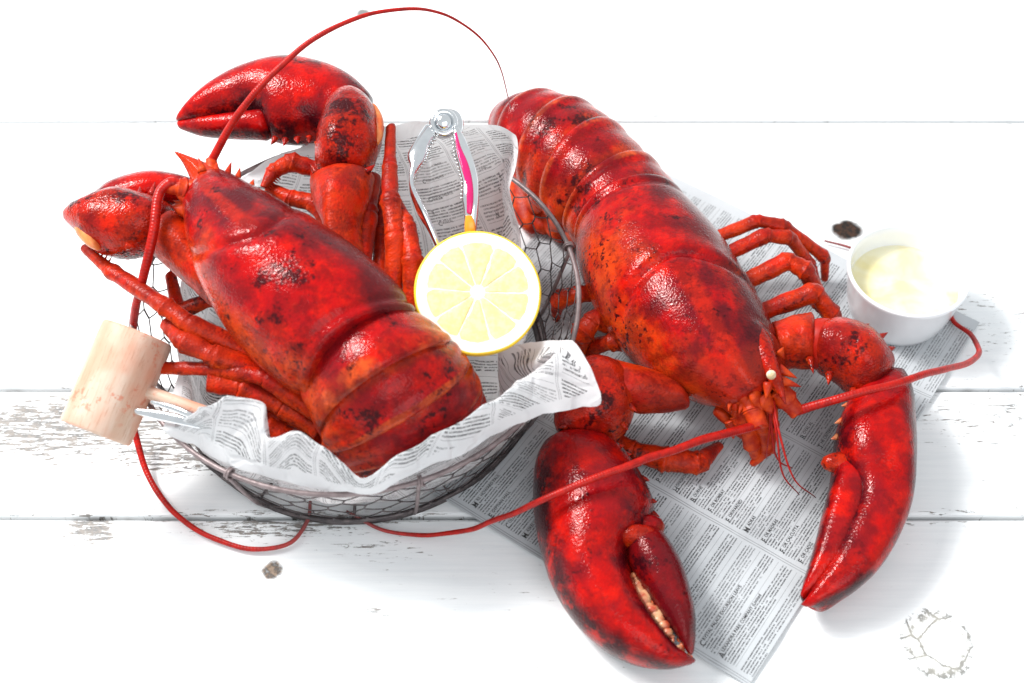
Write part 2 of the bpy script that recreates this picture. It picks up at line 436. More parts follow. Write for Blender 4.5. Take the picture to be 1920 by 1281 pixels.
PITCH_ROW = 1.50    # mm between printed lines
COLW = 68.0
def paper_mat(name, tint=(0.50, 0.525, 0.545), COLW=68.0, PITCH_ROW=1.50, ink=0.92, trans=0.0):
    n = NT(name)
    uv = n.uv()
    sep = n.node('ShaderNodeSeparateXYZ'); n.l.new(uv, sep.inputs[0])
    u, v = sep.outputs[0], sep.outputs[1]          # mm: u along the lines, v across them
    colid = n.m_('FLOOR', n.m_('DIVIDE', u, COLW))
    uc = n.m_('MODULO', n.m_('ADD', u, COLW * 20), COLW)
    vv = n.m_('ADD', v, n.m_('MULTIPLY', colid, 7.3))
    row = n.m_('FLOOR', n.m_('DIVIDE', vv, PITCH_ROW))
    fr = n.m_('FRACT', n.m_('DIVIDE', vv, PITCH_ROW))
    def comb(a, b, c):
        o = n.node('ShaderNodeCombineXYZ'); n.put(o.inputs[0], a); n.put(o.inputs[1], b); n.put(o.inputs[2], c); return o.outputs[0]
    rj = n.m_('MULTIPLY', row, 17.31)
    cj = n.m_('MULTIPLY', colid, 5.7)
    letters = n.noise(1.0, 2, 0.5, comb(n.m_('MULTIPLY', u, 2.2), rj, n.m_('MULTIPLY', v, 1.3)))
    words = n.noise(1.0, 1, 0.5, comb(n.m_('MULTIPLY', u, 0.42), rj, cj))
    rowm = n.m_('MULTIPLY', n.ss(fr, 0.20, 0.32), n.ss(fr, 0.80, 0.68))
    lm = n.ss(letters, 0.40, 0.48)
    wm = n.ss(words, 0.33, 0.37)
    # blocks of seven lines: a thin rule, two lines left free for a heading, four lines of body
    br = n.m_('MODULO', n.m_('ADD', row, 700.0), 7.0)
    body = n.m_('LESS_THAN', br, 4.5)
    rule = n.m_('MULTIPLY', n.m_('GREATER_THAN', br, 5.5), n.m_('MULTIPLY', n.ss(fr, 0.40, 0.46), n.ss(fr, 0.58, 0.52)))
    margin = n.m_('MULTIPLY', n.ss(uc, 3.0, 3.3), n.ss(uc, COLW - 2.2, COLW - 2.5))
    # last line of a block is short
    short = n.m_('SUBTRACT', 1.0, n.m_('MULTIPLY', n.m_('LESS_THAN', br, 0.5), n.m_('GREATER_THAN', uc, n.m_('ADD', 18.0, n.m_('MULTIPLY', n.m_('FRACT', n.m_('MULTIPLY', row, 0.377)), 44.0)))))
    blk = n.m_('FLOOR', n.m_('DIVIDE', n.m_('ADD', row, 700.0), 7.0))
    bv = n.noise(1.0, 0, 0.5, comb(n.m_('MULTIPLY', blk, 7.77), cj, 3.0))
    body = n.m_('MULTIPLY', body, n.ss(bv, 0.3, 0.6, 0.62, 1.0))
    txt = n.m_('MULTIPLY', n.m_('MULTIPLY', rowm, lm), n.m_('MULTIPLY', wm, n.m_('MULTIPLY', body, short)))
    txt = n.m_('MULTIPLY', n.m_('MAXIMUM', txt, n.m_('MULTIPLY', rule, 0.75)), margin)
    g1 = n.m_('MULTIPLY', n.ss(uc, 0.35, 0.45), n.ss(uc, 0.85, 0.75))
    g2 = n.m_('MULTIPLY', n.ss(uc, COLW - 0.95, COLW - 0.85), n.ss(uc, COLW - 0.45, COLW - 0.55))
    txt = n.m_('MAXIMUM', txt, n.m_('MULTIPLY', n.m_('MAXIMUM', g1, g2), 0.6))
    # white page border
    ed = n.attr('sh_t')
    txt = n.m_('MULTIPLY', txt, n.ss(ed, 0.5, 0.52))
    worn = n.ss(n.noise(120, 4, 0.6), 0.25, 0.6, 0.65, 1.0)
    txt = n.m_('MULTIPLY', txt, n.m_('MULTIPLY', worn, ink))
    base = n.mix(n.ss(n.noise(30, 4, 0.6), 0.4, 0.65), tint, tuple(q * 0.94 for q in tint))
    # grease spots darken the paper a little
    c = n.mix(txt, base, (0.025, 0.025, 0.028))
    b = n.bump(n.noise(90, 5, 0.6), 0.35, 0.0012)
    if trans > 0:
        wv = n.node('ShaderNodeVectorMath', operation='MULTIPLY_ADD'); n.l.new(n.noise(30, 3, 0.5, out='Color'), wv.inputs[0]); wv.inputs[1].default_value = (0.02, 0.02, 0.02); n.l.new(n.obj(), wv.inputs[2])
        b = n.bump(n.ss(n.voro(48, 'DISTANCE_TO_EDGE', wv.outputs[0]), 0.0, 0.10), 0.5, 0.0012, b)
    m = n.set(Base_Color=c, Roughness=0.6, Normal=b, Specular_IOR_Level=0.25)
    if trans > 0:
        tr = n.node('ShaderNodeBsdfTranslucent'); n.l.new(c, tr.inputs[0])
        mx = n.node('ShaderNodeMixShader'); mx.inputs[0].default_value = trans
        n.l.new(n.b.outputs[0], mx.inputs[1]); n.l.new(tr.outputs[0], mx.inputs[2])
        n.l.new(mx.outputs[0], n.n['Material Output'].inputs[0])
    return m
M['news'] = paper_mat('newsprint')
M['liner'] = paper_mat('newsprint_liner', tint=(0.84, 0.85, 0.86), trans=0.40, ink=0.92, COLW=42.0, PITCH_ROW=2.15)

def table_mat():
    n = NT('worn_white_paint')
    geo = n.node('ShaderNodeNewGeometry')
    v = geo.outputs['Position']
    sep = n.node('ShaderNodeSeparateXYZ'); n.l.new(v, sep.inputs[0])
    x, y = sep.outputs[0], sep.outputs[1]
    grain = n.noise(1.0, 5, 0.65, n.mapping(v, scale=(14, 260, 10)))
    crack = n.noise(1.0, 5, 0.7, n.mapping(v, scale=(80, 620, 10)), dist=0.7)
    fine = n.noise(260, 5, 0.7, v)
    paint = n.mix(n.ss(grain, 0.35, 0.7), (0.83, 0.845, 0.85), (0.78, 0.80, 0.81))
    wn = n.noise(160, 4, 0.6, v, out='Color')
    wob = n.node('ShaderNodeVectorMath', operation='MULTIPLY_ADD')
    n.l.new(wn, wob.inputs[0]); wob.inputs[1].default_value = (0.006, 0.005, 0); n.l.new(v, wob.inputs[2])
    wv = wob.outputs[0]
    def spot(px, py, rx, ry, vec, soft=(1.0, 0.6)):
        c = W(px, py, 0)
        q = n.mapping(vec, scale=(1 / rx, 1 / ry, 0), loc=(-(c.x + (0.003 if vec is wv else 0)) / rx, -(c.y + (0.0025 if vec is wv else 0)) / ry, 0))
        o = n.node('ShaderNodeVectorMath', operation='LENGTH'); n.l.new(q, o.inputs[0])
        return n.ss(o.outputs['Value'], *soft)
    def vmax(a, b): return n.m_('MAXIMUM', a, b)
    wear = None
    # regions where the paint has worn through along the grain
    for px, py, rx, ry, amt in ((110, 800, 0.12, 0.030, 0.19), (330, 850, 0.06, 0.02, 0.17), (170, 990, 0.020, 0.016, 0.20), (520, 985, 0.07, 0.012, 0.16), (1890, 590, 0.06, 0.045, 0.075), (1860, 780, 0.10, 0.03, 0.09),
                                (1020, 1100, 0.03, 0.02, 0.05), (705, 1148, 0.012, 0.005, 0.12), (1880, 230, 0.10, 0.01, 0.06), (60, 620, 0.06, 0.04, 0.035), (700, 1030, 0.04, 0.012, 0.08)):
        s = n.m_('MULTIPLY', spot(px, py, rx, ry, v, (1.25, 0.2)), amt)
        wear = s if wear is None else vmax(wear, s)
    for sy, amt in ((0.1809, 0.05), (-0.0335, 0.075), (-0.1155, 0.085)):
        d = n.m_('ABSOLUTE', n.m_('SUBTRACT', y, sy))
        wear = vmax(wear, n.ss(d, 0.010, 0.001, 0.0, amt))
    cr = n.m_('ADD', n.m_('MULTIPLY', crack, 0.75), n.m_('MULTIPLY', fine, 0.25))
    wm = n.ss(n.m_('ADD', cr, wear), 0.640, 0.685)
    c = n.mix(n.m_('MULTIPLY', wm, 0.85), paint, n.mix(n.ss(fine, 0.4, 0.6), (0.04, 0.038, 0.036), (0.15, 0.12, 0.095)))
    # knots
    k1 = spot(1588, 432, 0.0115, 0.0095, wv)
    k3 = spot(510, 1070, 0.0058, 0.0062, wv)
    k4 = spot(680, 24, 0.006, 0.005, wv)
    k5 = spot(866, 112, 0.004, 0.008, wv)
    k6 = vmax(spot(243, 36, 0.003, 0.012, wv), vmax(spot(75, 95, 0.003, 0.006, wv), spot(1236, 217, 0.007, 0.003, wv)))
    c = n.mix(k1, c, n.mix(n.ss(fine, 0.4, 0.6), (0.008, 0.007, 0.006), (0.05, 0.022, 0.012)))
    c = n.mix(n.m_('MULTIPLY', k3, n.ss(fine, 0.30, 0.5, 0.6, 1.0)), c, n.mix(n.ss(fine, 0.45, 0.6), (0.05, 0.04, 0.035), (0.24, 0.17, 0.12)))
    c = n.mix(n.m_('MULTIPLY', k4, 0.9), c, (0.12, 0.115, 0.11))
    c = n.mix(n.m_('MULTIPLY', vmax(k5, k6), 0.55), c, (0.22, 0.22, 0.22))
    ring = n.m_('MULTIPLY', spot(1757, 1208, 0.0175, 0.019, wv, (1.05, 0.95)), spot(1757, 1208, 0.0175, 0.019, wv, (0.62, 0.78)))
    rg = n.m_('MULTIPLY', ring, n.ss(n.noise(190, 5, 0.75, v), 0.49, 0.58))
    vc = n.voro(46, 'DISTANCE_TO_EDGE', n.mapping(wv, loc=(0.3, 0.22, 0)))
    ck = n.m_('MULTIPLY', n.ss(vc, 0.030, 0.012), spot(1757, 1208, 0.0185, 0.02, wv, (1.0, 0.9)))
    c = n.mix(n.m_('MULTIPLY', vmax(rg, ck), 0.8), c, (0.09, 0.085, 0.07))
    c = n.mix(n.m_('MULTIPLY', spot(1757, 1208, 0.0175, 0.019, wv, (1.0, 0.75)), n.ss(fine, 0.35, 0.6, 0.1, 0.4)), c, (0.50, 0.47, 0.40))
    hgt = n.m_('ADD', n.m_('MULTIPLY', grain, 0.5), n.m_('MULTIPLY', wm, -0.8))
    b = n.bump(hgt, 0.35, 0.0008)
    return n.set(Base_Color=c, Roughness=n.ss(grain, 0.3, 0.7, 0.42, 0.6), Normal=b, Specular_IOR_Level=0.35)
M['table'] = table_mat()

# ---------------------------------------------------------------- table
def lerp(a, b, t): return a + (b - a) * t
tb = bpy.data.objects.new('table_top', None); col.objects.link(tb)
tb['kind'] = 'structure'
tb.location = (0, 0, 0)
def plank(y0, y1):
    mb = MB()
    g = 0.0012; r = 0.0016
    prof = [(y0 + g, -0.02), (y0 + g, -r), (y0 + g + r * 0.3, -r * 0.3), (y0 + g + r, 0), (y1 - g - r, 0), (y1 - g - r * 0.3, -r * 0.3), (y1 - g, -r), (y1 - g, -0.02)]
    rings = []
    nx = 60
    for i in range(nx + 1):
        x = -0.75 + 1.5 * i / nx
        rings.append([(Vector((x, y + 0.0005 * noise.noise(Vector((x * 14, y * 3, 1))) * (1 if z < -0.0001 else 0.0), z)), 0, 1) for y, z in prof])
    mb.rings(rings)
    return mb.build('plank', M['table'], tb, smooth=False)
ys = [0.68, 0.42, 0.1809, -0.0335, -0.1155, -0.262, -0.40]
for a, b in zip(ys[1:], ys[:-1]): plank(a, b)
sub = MB()
sub.rings([[(Vector((x, y, -0.0203)), 0, 1) for x, y in ((-0.75, -0.4), (0.75, -0.4), (0.75, 0.68), (-0.75, 0.68))],
           [(Vector((x, y, -0.035)), 0, 1) for x, y in ((-0.75, -0.4), (0.75, -0.4), (0.75, 0.68), (-0.75, 0.68))]])
sub.build('batten', simple('batten_wood', (0.10, 0.08, 0.06), (0.06, 0.05, 0.04), 30, 0.8), tb, smooth=False)

# ---------------------------------------------------------------- printed headings laid on a paper surface
def print_on(paper, uvmesh, items, name):
    """items: (text, u mm, v mm, size mm, weight). Letters are bent onto the sheet."""
    uvpts, tris, pos = uvmesh
    tree = BVHTree.FromPolygons([Vector((p[0], p[1], 0)) for p in uvpts], tris)
    cache = {}
    def put(mb, ch_verts, ch_faces, u0, v0, size, wide):
        base = len(mb.v); ok = True; new = []
        for p in ch_verts:
            q = Vector((u0 + p[0] * size * wide, v0 + p[1] * size, 0))
            hit, nrm, fi, dd = tree.find_nearest(q, 3.0)
            if hit is None: ok = False; break
            tri = tris[fi]
            w = poly_3d_calc([Vector((uvpts[k][0], uvpts[k][1], 0)) for k in tri], hit)
            P = sum((pos[k] * wk for k, wk in zip(tri, w)), Vector())
            a, b, c_ = (pos[k] for k in tri[:3])
            nn = (b - a).cross(c_ - a).normalized()
            if nn.dot(CPOS - P) < 0: nn = -nn
            new.append(P + nn * 0.00025)
        if not ok: return
        for P in new: mb.add(P, 1, 1)
        for f in ch_faces: mb.f.append(tuple(base + k for k in f))
    for text, u, v, size, wt in items:
        key = (text, wt)
        if key not in cache:
            cu = bpy.data.curves.new('t', 'FONT'); cu.body = text; cu.resolution_u = 2
            cu.offset = wt; cu.fill_mode = 'FRONT' if hasattr(cu, 'fill_mode') else cu.fill_mode
            o = bpy.data.objects.new('t', cu); col.objects.link(o)
            dg = bpy.context.evaluated_depsgraph_get()
            me = bpy.data.meshes.new_from_object(o.evaluated_get(dg))
            cache[key] = ([tuple(q.co) for q in me.vertices], [tuple(p.vertices) for p in me.polygons])
            bpy.data.objects.remove(o); bpy.data.curves.remove(cu); bpy.data.meshes.remove(me)
        mb = MB()
        put(mb, *cache[key], u, v, size, 0.92)
        if mb.v:
            o = mb.build(name, M['ink'], paper, smooth=False)
            o['kind'] = 'stuff'

# ---------------------------------------------------------------- newspaper on the table
PA, PB, PC = W(650, 830, 0), W(1402, 1290, 0), W(1842, 612, 0)
ev = (PB - PA).normalized(); eu = (PC - PB); eu = (eu - ev * eu.dot(ev)).normalized()
LV = (PB - PA).length; LU = (PC - PB).length
UOFF = 2.0
def sheet_z(p):
    return 0.0016 + 0.0011 * noise.noise(p * 16) + 0.0007 * noise.noise(p * 45)
def news_sheet():
    mb = MB(); mb.uv = []
    nu, nv = 130, 120
    pos = []
    for i in range(nu + 1):
        for j in range(nv + 1):
            su = i / nu * LU; sv = j / nv * LV
            wob = 0.0006 * noise.noise(Vector((su * 60, sv * 60, 3)))
            p = PA + eu * su + ev * sv
            e = min(su, LU - su, sv, LV - sv)
            p = p + Vector((wob, wob, 0)) * (1 if e < 0.001 else 0)
            z = max(0.0008, sheet_z(p)) + 0.0015 * math.exp(-e / 0.006) * max(0, noise.noise(p * 22) + 0.25)
            P = Vector((p.x, p.y, z)); pos.append(P)
            u_mm = su * 1000; v_mm = sv * 1000
            mb.add(P, 0.0 if (su > LU - 0.008) else 1.0, 1)
            mb.uv.append((u_mm - UOFF, LV * 1000 - v_mm))
    fs = []
    for i in range(nu):
        for j in range(nv):
            a = i * (nv + 1) + j
            fs.append((a, a + nv + 1, a + nv + 2, a + 1))
    mb.f = fs
    root = mb.build('newspaper', M['news'])
    root['label'] = 'flat old newspaper sheet with dense print lying under the sprawling lobster'
    root['category'] = 'newspaper'
    return root, (mb.uv, fs, pos), mb
news, news_uv, _ = news_sheet()
ROWB = 7 * PITCH_ROW
def snap(u, v, colw):
    """baseline of the nearest heading slot of the printed column"""
    sh = math.floor(u / colw) * 7.3
    k = round(((v + sh) / PITCH_ROW - 5.15) / 7)
    return (7 * k + 5.15) * PITCH_ROW - sh
items = []
used = set()
def head(first, rest, px, py, s=2.45):
    q = W(px, py, 0) - PA
    u = q.dot(eu) * 1000 - UOFF; v = LV * 1000 - q.dot(ev) * 1000
    c = math.floor((u + 6) / COLW)
    u = c * COLW + 3.4
    v = snap(u, v, COLW)
    while (c, round(v)) in used: v -= ROWB
    used.add((c, round(v)))
    items.append((first, u, v - 1.3, s * 1.75, 0.005))
    items.append((rest, u + s * 1.75 * (0.72 if first not in 'MW' else 0.95), v, s, 0.006))
for f, r, px, py in (('F', 'OR BOMBAY', 1310, 975), ('F', 'ORWARDED', 1345, 990), ('M', 'ADRAS', 1383, 1008), ('F', 'OR MADRAS', 1425, 1030), ('F', 'OR CALCUTTA', 1460, 1045), ('F', 'OR CADIZ', 1490, 1062),
                     ('B', 'OURNE', 1272, 955), ('H', 'ONGKONG', 1240, 937), ('P', 'ORTUGAL', 1205, 915), ('R', 'OYAL AL', 1490, 842), ('T', 'HE CRITERION', 1525, 857),
                     ('C', 'RYSTAL PALACE EXCURSION LEAVE', 1315, 1222), ('A', 'LEXANDRA PARK COMPANY (Limited', 1365, 1244), ('C', 'RYSTAL PALACE FLOWER SHOW', 1180, 1150),
                     ('M', 'RS. HOWARD PAUL', 880, 965), ('E', 'GYPTIAN HALL', 905, 985), ('C', 'OLOSSEUM', 945, 1005), ('M', 'ASKELYNE', 975, 1022)):
    head(f, r, px, py)
print_on(news, news_uv, items, 'printed_heading')

# ---------------------------------------------------------------- wire basket
BC = Vector((-0.0815, -0.0189, 0.0)); RIM_Z = 0.060; RIM_R = 0.1185; BASE_R = 0.099; BASE_Z = 0.0022
basket = empty('wire_basket', (BC.x, BC.y, 0), 'round dark wire basket with chicken wire walls holding a lobster', 'basket')
def wall_pt(a, h, dr=0.0):
    r = BASE_R + (RIM_R - BASE_R) * (h ** 0.8) + dr
    # the rim is very slightly oval
    e = 1 + 0.022 * math.cos(2 * (a - R(66)))
    return BC + Vector((math.cos(a) * r * e, math.sin(a) * r * e, BASE_Z + (RIM_Z - BASE_Z) * h))
def ring_tube(name, h, rad, mat, dz=0, wob=0.0):
    mb = MB(); n = 120; rings = []
    for i in range(n):
        a = 2 * math.pi * i / n
        c = wall_pt(a, h) + Vector((0, 0, dz + wob * noise.noise(Vector((math.cos(a) * 3, math.sin(a) * 3, h)))))
        rd = Vector((math.cos(a), math.sin(a), 0))
        rr = rad * (1 + 0.12 * noise.noise(Vector((a * 9, h, 0))))
        rings.append([(c + rd * (rr * math.cos(q * math.pi / 4)) + Vector((0, 0, rr * math.sin(q * math.pi / 4))), 0, 0) for q in range(8)])
    rings.append(rings[0])
    mb.rings(rings, False, False)
    return mb.build(name, mat, basket)
ring_tube('rim', 1.0, 0.0014, M['rim'])
ring_tube('base_ring', 0.0, 0.0019, M['wire'], 0.0)
ring_tube('base_ring', 0.10, 0.0011, M['wire'], 0.0, 0.0012)
def hexwire():
    mb = MB()
    nc = 40; nrow = 5
    def node(i, j):
        a = 2 * math.pi * i / nc; h = 0.03 + 0.95 * j / nrow
        jit = Vector((i % nc * 1.7, j * 2.3, 0))
        return wall_pt(a + 0.02 * noise.noise(jit), min(1.0, max(0.0, h + 0.03 * noise.noise(jit + Vector((5, 5, 5))))))
    def seg(a, b, r=0.00034):
        m = (a + b) / 2 + Vector((0, 0, -0.0004))
        mb.tube([a, m, b], [r, r, r], 5)
    for j in range(nrow + 1):
        for i in range(nc):
            sh = 0.5 if j % 2 else 0.0
            x = i + sh
            lo = node(x, j - 0.22); hi = node(x, j + 0.22)
            if 0 <= j <= nrow:
                # twisted upright
                seg(lo, hi, 0.0005)
            if j < nrow:
                seg(hi, node(x + 0.5, j + 1 - 0.22)); seg(hi, node(x - 0.5, j + 1 - 0.22))
    o = mb.build('chicken_wire', M['wire'], basket)
    o['kind'] = 'stuff'
    return o
hexwire()
for k in range(8):
    a = R(18 + 45 * k)
    mb = MB()
    pts = [wall_pt(a, h / 6, 0.0012) for h in range(7)]
    mb.tube(pts, [0.0011] * 7, 6)
    # wire wrapped round the rim
    c = wall_pt(a, 1.0)
    mb.tube([c + Vector((math.cos(a) * 0.0027 * math.cos(q), math.sin(a) * 0.0027 * math.cos(q), 0.0027 * math.sin(q))) + Vector((-math.sin(a), math.cos(a), 0)) * (0.0012 * q / 6.3) for q in [i * 0.52 for i in range(25)]], [0.0006] * 25, 5)
    mb.build('upright', M['rim'], basket)
mb = MB()
for i in range(6):
    a = math.pi * i / 6
    p0 = wall_pt(a, 0); p1 = wall_pt(a + math.pi, 0)
    z = 0.0006 * (i % 2)
    mb.tube([p0 + Vector((0, 0, z)), (p0 + p1) / 2 + Vector((0, 0, z)), p1 + Vector((0, 0, z))], [0.0008] * 3, 6)
mb.build('base_wire', M['wire'], basket)

# ---------------------------------------------------------------- newspaper liner in the basket
# (fold line, free edge) round the basket, counter-clockwise from the right side; pixels + mm
LN = [
    ((992, 610, 14), (1000, 600, 22)),
    ((985, 540, 26), (990, 530, 34)),
    ((970, 470, 45), (978, 470, 60)),
    ((955, 410, 60), (968, 415, 76)),
    ((945, 350, 75), (958, 350, 96)),
    ((948, 318, 82), (971, 290, 108)),
    ((950, 298, 85), (970, 264, 113)),
    ((940, 290, 85), (958, 250, 114)),
    ((915, 285, 85), (928, 235, 116)),
    ((860, 280, 82), (852, 229, 116)),
    ((810, 284, 79), (790, 231, 112)),
    ((795, 286, 78), (752, 233, 106)),
    ((720, 285, 72), (690, 240, 94)),
    ((640, 290, 66), (600, 264, 80)),
    ((560, 310, 62), (498, 301, 70)),
    ((470, 350, 58), (440, 345, 58)),
    ((390, 430, 55), (370, 430, 60)),
    ((350, 520, 55), (340, 530, 60)),
    ((345, 600, 55), (332, 610, 60)),
    ((345, 680, 60), (335, 690, 65)),
    ((350, 740, 66), (318, 742, 70)),
    ((345, 790, 70), (305, 805, 68)),
    ((382, 762, 92), (330, 820, 63)),
    ((432, 741, 100), (372, 838, 63)),
    ((490, 756, 96), (428, 868, 63)),
    ((500, 818, 86), (482, 890, 63)),
    ((560, 811, 94), (546, 908, 63)),
    ((615, 850, 88), (605, 918, 63)),
    ((676, 890, 80), (668, 924, 66)),
    ((740, 858, 84), (722, 914, 68)),
    ((830, 806, 91), (822, 868, 70)),
    ((919, 756, 95), (955, 800, 74)),
    ((990, 712, 92), (1050, 772, 76)),
    ((1052, 668, 95), (1127, 757, 80)),
    ((1040, 662, 93), (1110, 692, 92)),
    ((1010, 668, 84), (1078, 640, 94)),
    ((960, 690, 62), (995, 645, 80)),
    ((935, 720, 38), (935, 657, 66)),
    ((965, 680, 16), (968, 672, 22)),
]
def liner():
    mb = MB(); mb.uv = []; pos = []
    N = len(LN); SUB = 6
    F = [W(*a) for a, b in LN]; E = [W(*b) for a, b in LN]
    def per(P, w):
        i = int(w) % N; t = w - int(w)
        p0, p1, p2, p3 = P[i - 1], P[i], P[(i + 1) % N], P[(i + 2) % N]
        m1 = (p2 - p0) * 0.36; m2 = (p3 - p1) * 0.36
        t2, t3 = t * t, t * t * t
        return p1 * (2 * t3 - 3 * t2 + 1) + m1 * (t3 - 2 * t2 + t) + p2 * (-2 * t3 + 3 * t2) + m2 * (t3 - t2)
    ncol = N * SUB
    rows = []
    for k in range(ncol):
        w = k / SUB
        f = per(F, w); e = per(E, w)
        d = Vector((f.x - BC.x, f.y - BC.y, 0)); a = math.atan2(d.y, d.x); d.normalize()
        fr_ = Vector((f.x - BC.x, f.y - BC.y, 0)).length
        base = BC + d * min(0.088, fr_ * 0.93) + Vector((0, 0, 0.0045))
        mid_h = min(0.045, f.z * 0.62)
        q = mid_h / 0.06
        midr = min(BASE_R + (RIM_R - BASE_R) * q ** 0.8 - 0.004, max(fr_ * 1.0, 0.05))
        mid = BC + d * midr + Vector((0, 0, mid_h))
        c0 = BC + d * 0.004 + Vector((0, 0, 0.005)); c1 = BC + d * 0.045 + Vector((0, 0, 0.005))
        P = [c0, c1, base, mid, f, e]
        x = [0]
        for u, v in zip(P[:-1], P[1:]): x.append(x[-1] + max((v - u).length, 0.001))
        nr = 44; colp = []; L = 0; prev = None
        for i in range(nr + 1):
            s = x[-1] * i / nr
            p = hermite(x, P, s)
            rad = s / x[-1]
            amp = 0.0022 * sstep(0.25, 0.7, rad)
            nv = Vector((noise.noise(p * 38), noise.noise(p * 38 + Vector((7, 3, 1))), noise.noise(p * 38 + Vector((1, 9, 4)))))
            n2 = Vector((noise.noise(p * 95), noise.noise(p * 95 + Vector((7, 3, 1))), noise.noise(p * 95 + Vector((1, 9, 4)))))
            # sharp creases
            cz = abs(noise.noise(p * 55 + Vector((4, 4, 4))))
            p = p + nv * amp + n2 * (amp * 0.35) + Vector((0, 0, -1)) * (amp * 2.0 * (cz ** 0.5 - 0.4))
            if p.z < 0.0035: p.z = 0.0035
            if prev is not None: L += (p - prev).length
            prev = p
            colp.append((p, L, a, rad, (x[-1] - s)))
        rows.append(colp)
    nr = len(rows[0])
    for colp in rows:
        for p, L, a, rad, edge in colp:
            mb.add(p, 1.0 if edge > 0.006 + 0.010 * sstep(0.75, 1.0, math.sin(a)) else 0.0, 1)
            mb.uv.append((L * 1000 * math.cos(a - 0.0) + 12, L * 1000 * math.sin(a - 0.0)))
            pos.append(p)
    for k in range(ncol):
        k2 = (k + 1) % ncol
        for i in range(nr - 1):
            mb.f.append((k * nr + i, k2 * nr + i, k2 * nr + i + 1, k * nr + i + 1))
    o = mb.build('newspaper_liner', M['liner'])
    o['label'] = 'crumpled newspaper lining the wire basket, its white edges standing over the rim'
    o['category'] = 'newspaper'
    return o, (mb.uv, mb.f, pos)
lin, lin_uv = liner()
def liner_print():
    uvp, fs, pos = lin_uv
    its = []
    def near(px, py):
        best = None
        tgt = Vector((px, py))
        for k, p in enumerate(pos):
            r = p - CPOS
            dz = r.dot(CD)
            x = 960 + r.x / dz * FPX; y = 640.5 - r.dot(CU) / dz * FPX
            d = (x - px) ** 2 + (y - py) ** 2
            if best is None or d < best[0]: best = (d, k)
        return uvp[best[1]]
    for first, rest, px, py, s in (('C', 'RYSTAL PALACE', 792, 347, 2.4), ('C', 'RYSTAL PALACE', 803, 374, 2.4), ('C', 'RYSTAL', 820, 420, 2.4), ('S', '', 812, 402, 2.4),
                             ('E', '', 945, 300, 2.6), ('F', '', 940, 330, 2.6), ('F', '', 935, 362, 2.6), ('N', '', 930, 405, 2.6), ('E', '', 937, 440, 2.6), ('', 'Thursday,', 898, 318, 1.9), ('', 'AL PALACE', 808, 312, 2.1)):
        u, v = near(px, py)
        if first: its.append((first, u, v - 1, s * 1.7, 0.012))
        if rest: its.append((rest, u + (s * 1.3 if first else 0), v, s, 0.006))
    print_on(lin, lin_uv, its, 'printed_heading')
liner_print()

# ---------------------------------------------------------------- lobsters
def gauss(x, w): return math.exp(-(x / w) ** 2)
def carapace_fr(thd, groove=0.5, seed=0.0):
    def fr(t, th):
        d = th - thd
        while d > math.pi: d -= 2 * math.pi
        while d < -math.pi: d += 2 * math.pi
        k = 1.0
        # cervical groove: bends forward down the sides
        tg = groove + 0.10 * abs(d) ** 1.3
        k -= 0.045 * gauss(t - tg, 0.020) * sstep(1.9, 0.9, abs(d)) + 0.022 * gauss(t - tg, 0.006) * sstep(1.0, 0.5, abs(d))
        k += 0.018 * gauss(t - tg + 0.05, 0.04) * sstep(1.9, 0.9, abs(d))
        # second short groove on the cheeks
        k -= 0.03 * gauss(t - (0.74 + 0.03 * math.sin(3 * d)), 0.02) * sstep(0.5, 0.9, abs(d)) * sstep(1.9, 1.3, abs(d))
        # mid line
        k -= 0.010 * gauss(d, 0.035) * sstep(0.85, 0.6, t)
        # ridge running to the rostrum
        k += 0.05 * gauss(d, 0.16) * sstep(0.72, 0.95, t)
        k -= 0.04 * (gauss(d - 0.42, 0.2) + gauss(d + 0.42, 0.2)) * sstep(0.7, 0.9, t)
        # rear margin
        k += 0.022 * gauss(t - 0.012, 0.016) - 0.028 * gauss(t - 0.045, 0.014)
        k += 0.012 * noise.noise(Vector((t * 5, d * 1.5, seed)))
        return k
    return fr
def segs(sp, cuts, parent, mat, thd, seed, bow=None):
    for q, (a, b) in enumerate(zip(cuts[:-1], cuts[1:])):
        mb = MB()
        t0 = max(0.0, a - 0.02); t1 = min(1.0, b + 0.022)
        def fr(t, th, a=a, b=b, q=q):
            x = (t - a) / (b - a)
            k = (0.92 if q else 0.985) + (0.075 if q else 0.01) * sstep(-0.05, 0.5, x) + 0.055 * sstep(0.75, 1.0, x)
            d = th - thd
            while d > math.pi: d -= 2 * math.pi
            while d < -math.pi: d += 2 * math.pi
            # side plates flare and hang
            k += 0.07 * gauss(abs(d) - 1.55, 0.4) * math.sin(math.pi * min(1, max(0, x)))
            k += 0.010 * noise.noise(Vector((t * 9, d * 2, seed + q)))
            if x > 1.08: k -= 0.45 * (x - 1.08)
            return k
        sp.mesh(mb, t0, t1, 20, 56, fr, bow=bow, tloc=lambda t, a=a, b=b: (t - a) / (b - a))
        seg_o = mb.build('tail_segment', mat, parent)
        # pointed side flap hanging from the near flank of the plate
        tm = (a + b) / 2 + 0.02
        C, S, U, T, hu, hd = sp.at(tm)
        p0 = sp.point(tm, math.pi * 0.93); out = (-S.normalized() * 0.55 - U * 0.75 + T * 0.35).normalized()
        w = (b - a) * sp.len * 0.62
        fb = MB()
        rings = []
        for x, k in ((-0.5, 0.7), (-0.2, 0.95), (0.1, 1.0), (0.45, 0.78), (0.75, 0.42), (1.0, 0.06)):
            cpt = p0 + out * (x * 0.013) + T * (0.003 * x * x)
            nn = out.cross(T).normalized()
            rings.append([(cpt + T * (w * 0.5 * k * math.cos(2 * math.pi * j / 14)) + nn * (0.0022 * k * math.sin(2 * math.pi * j / 14)), 0.7, 0.1, -0.8) for j in range(14)])
        fb.rings(rings)
        fb.build('side_flap', M['orange'], seg_o)
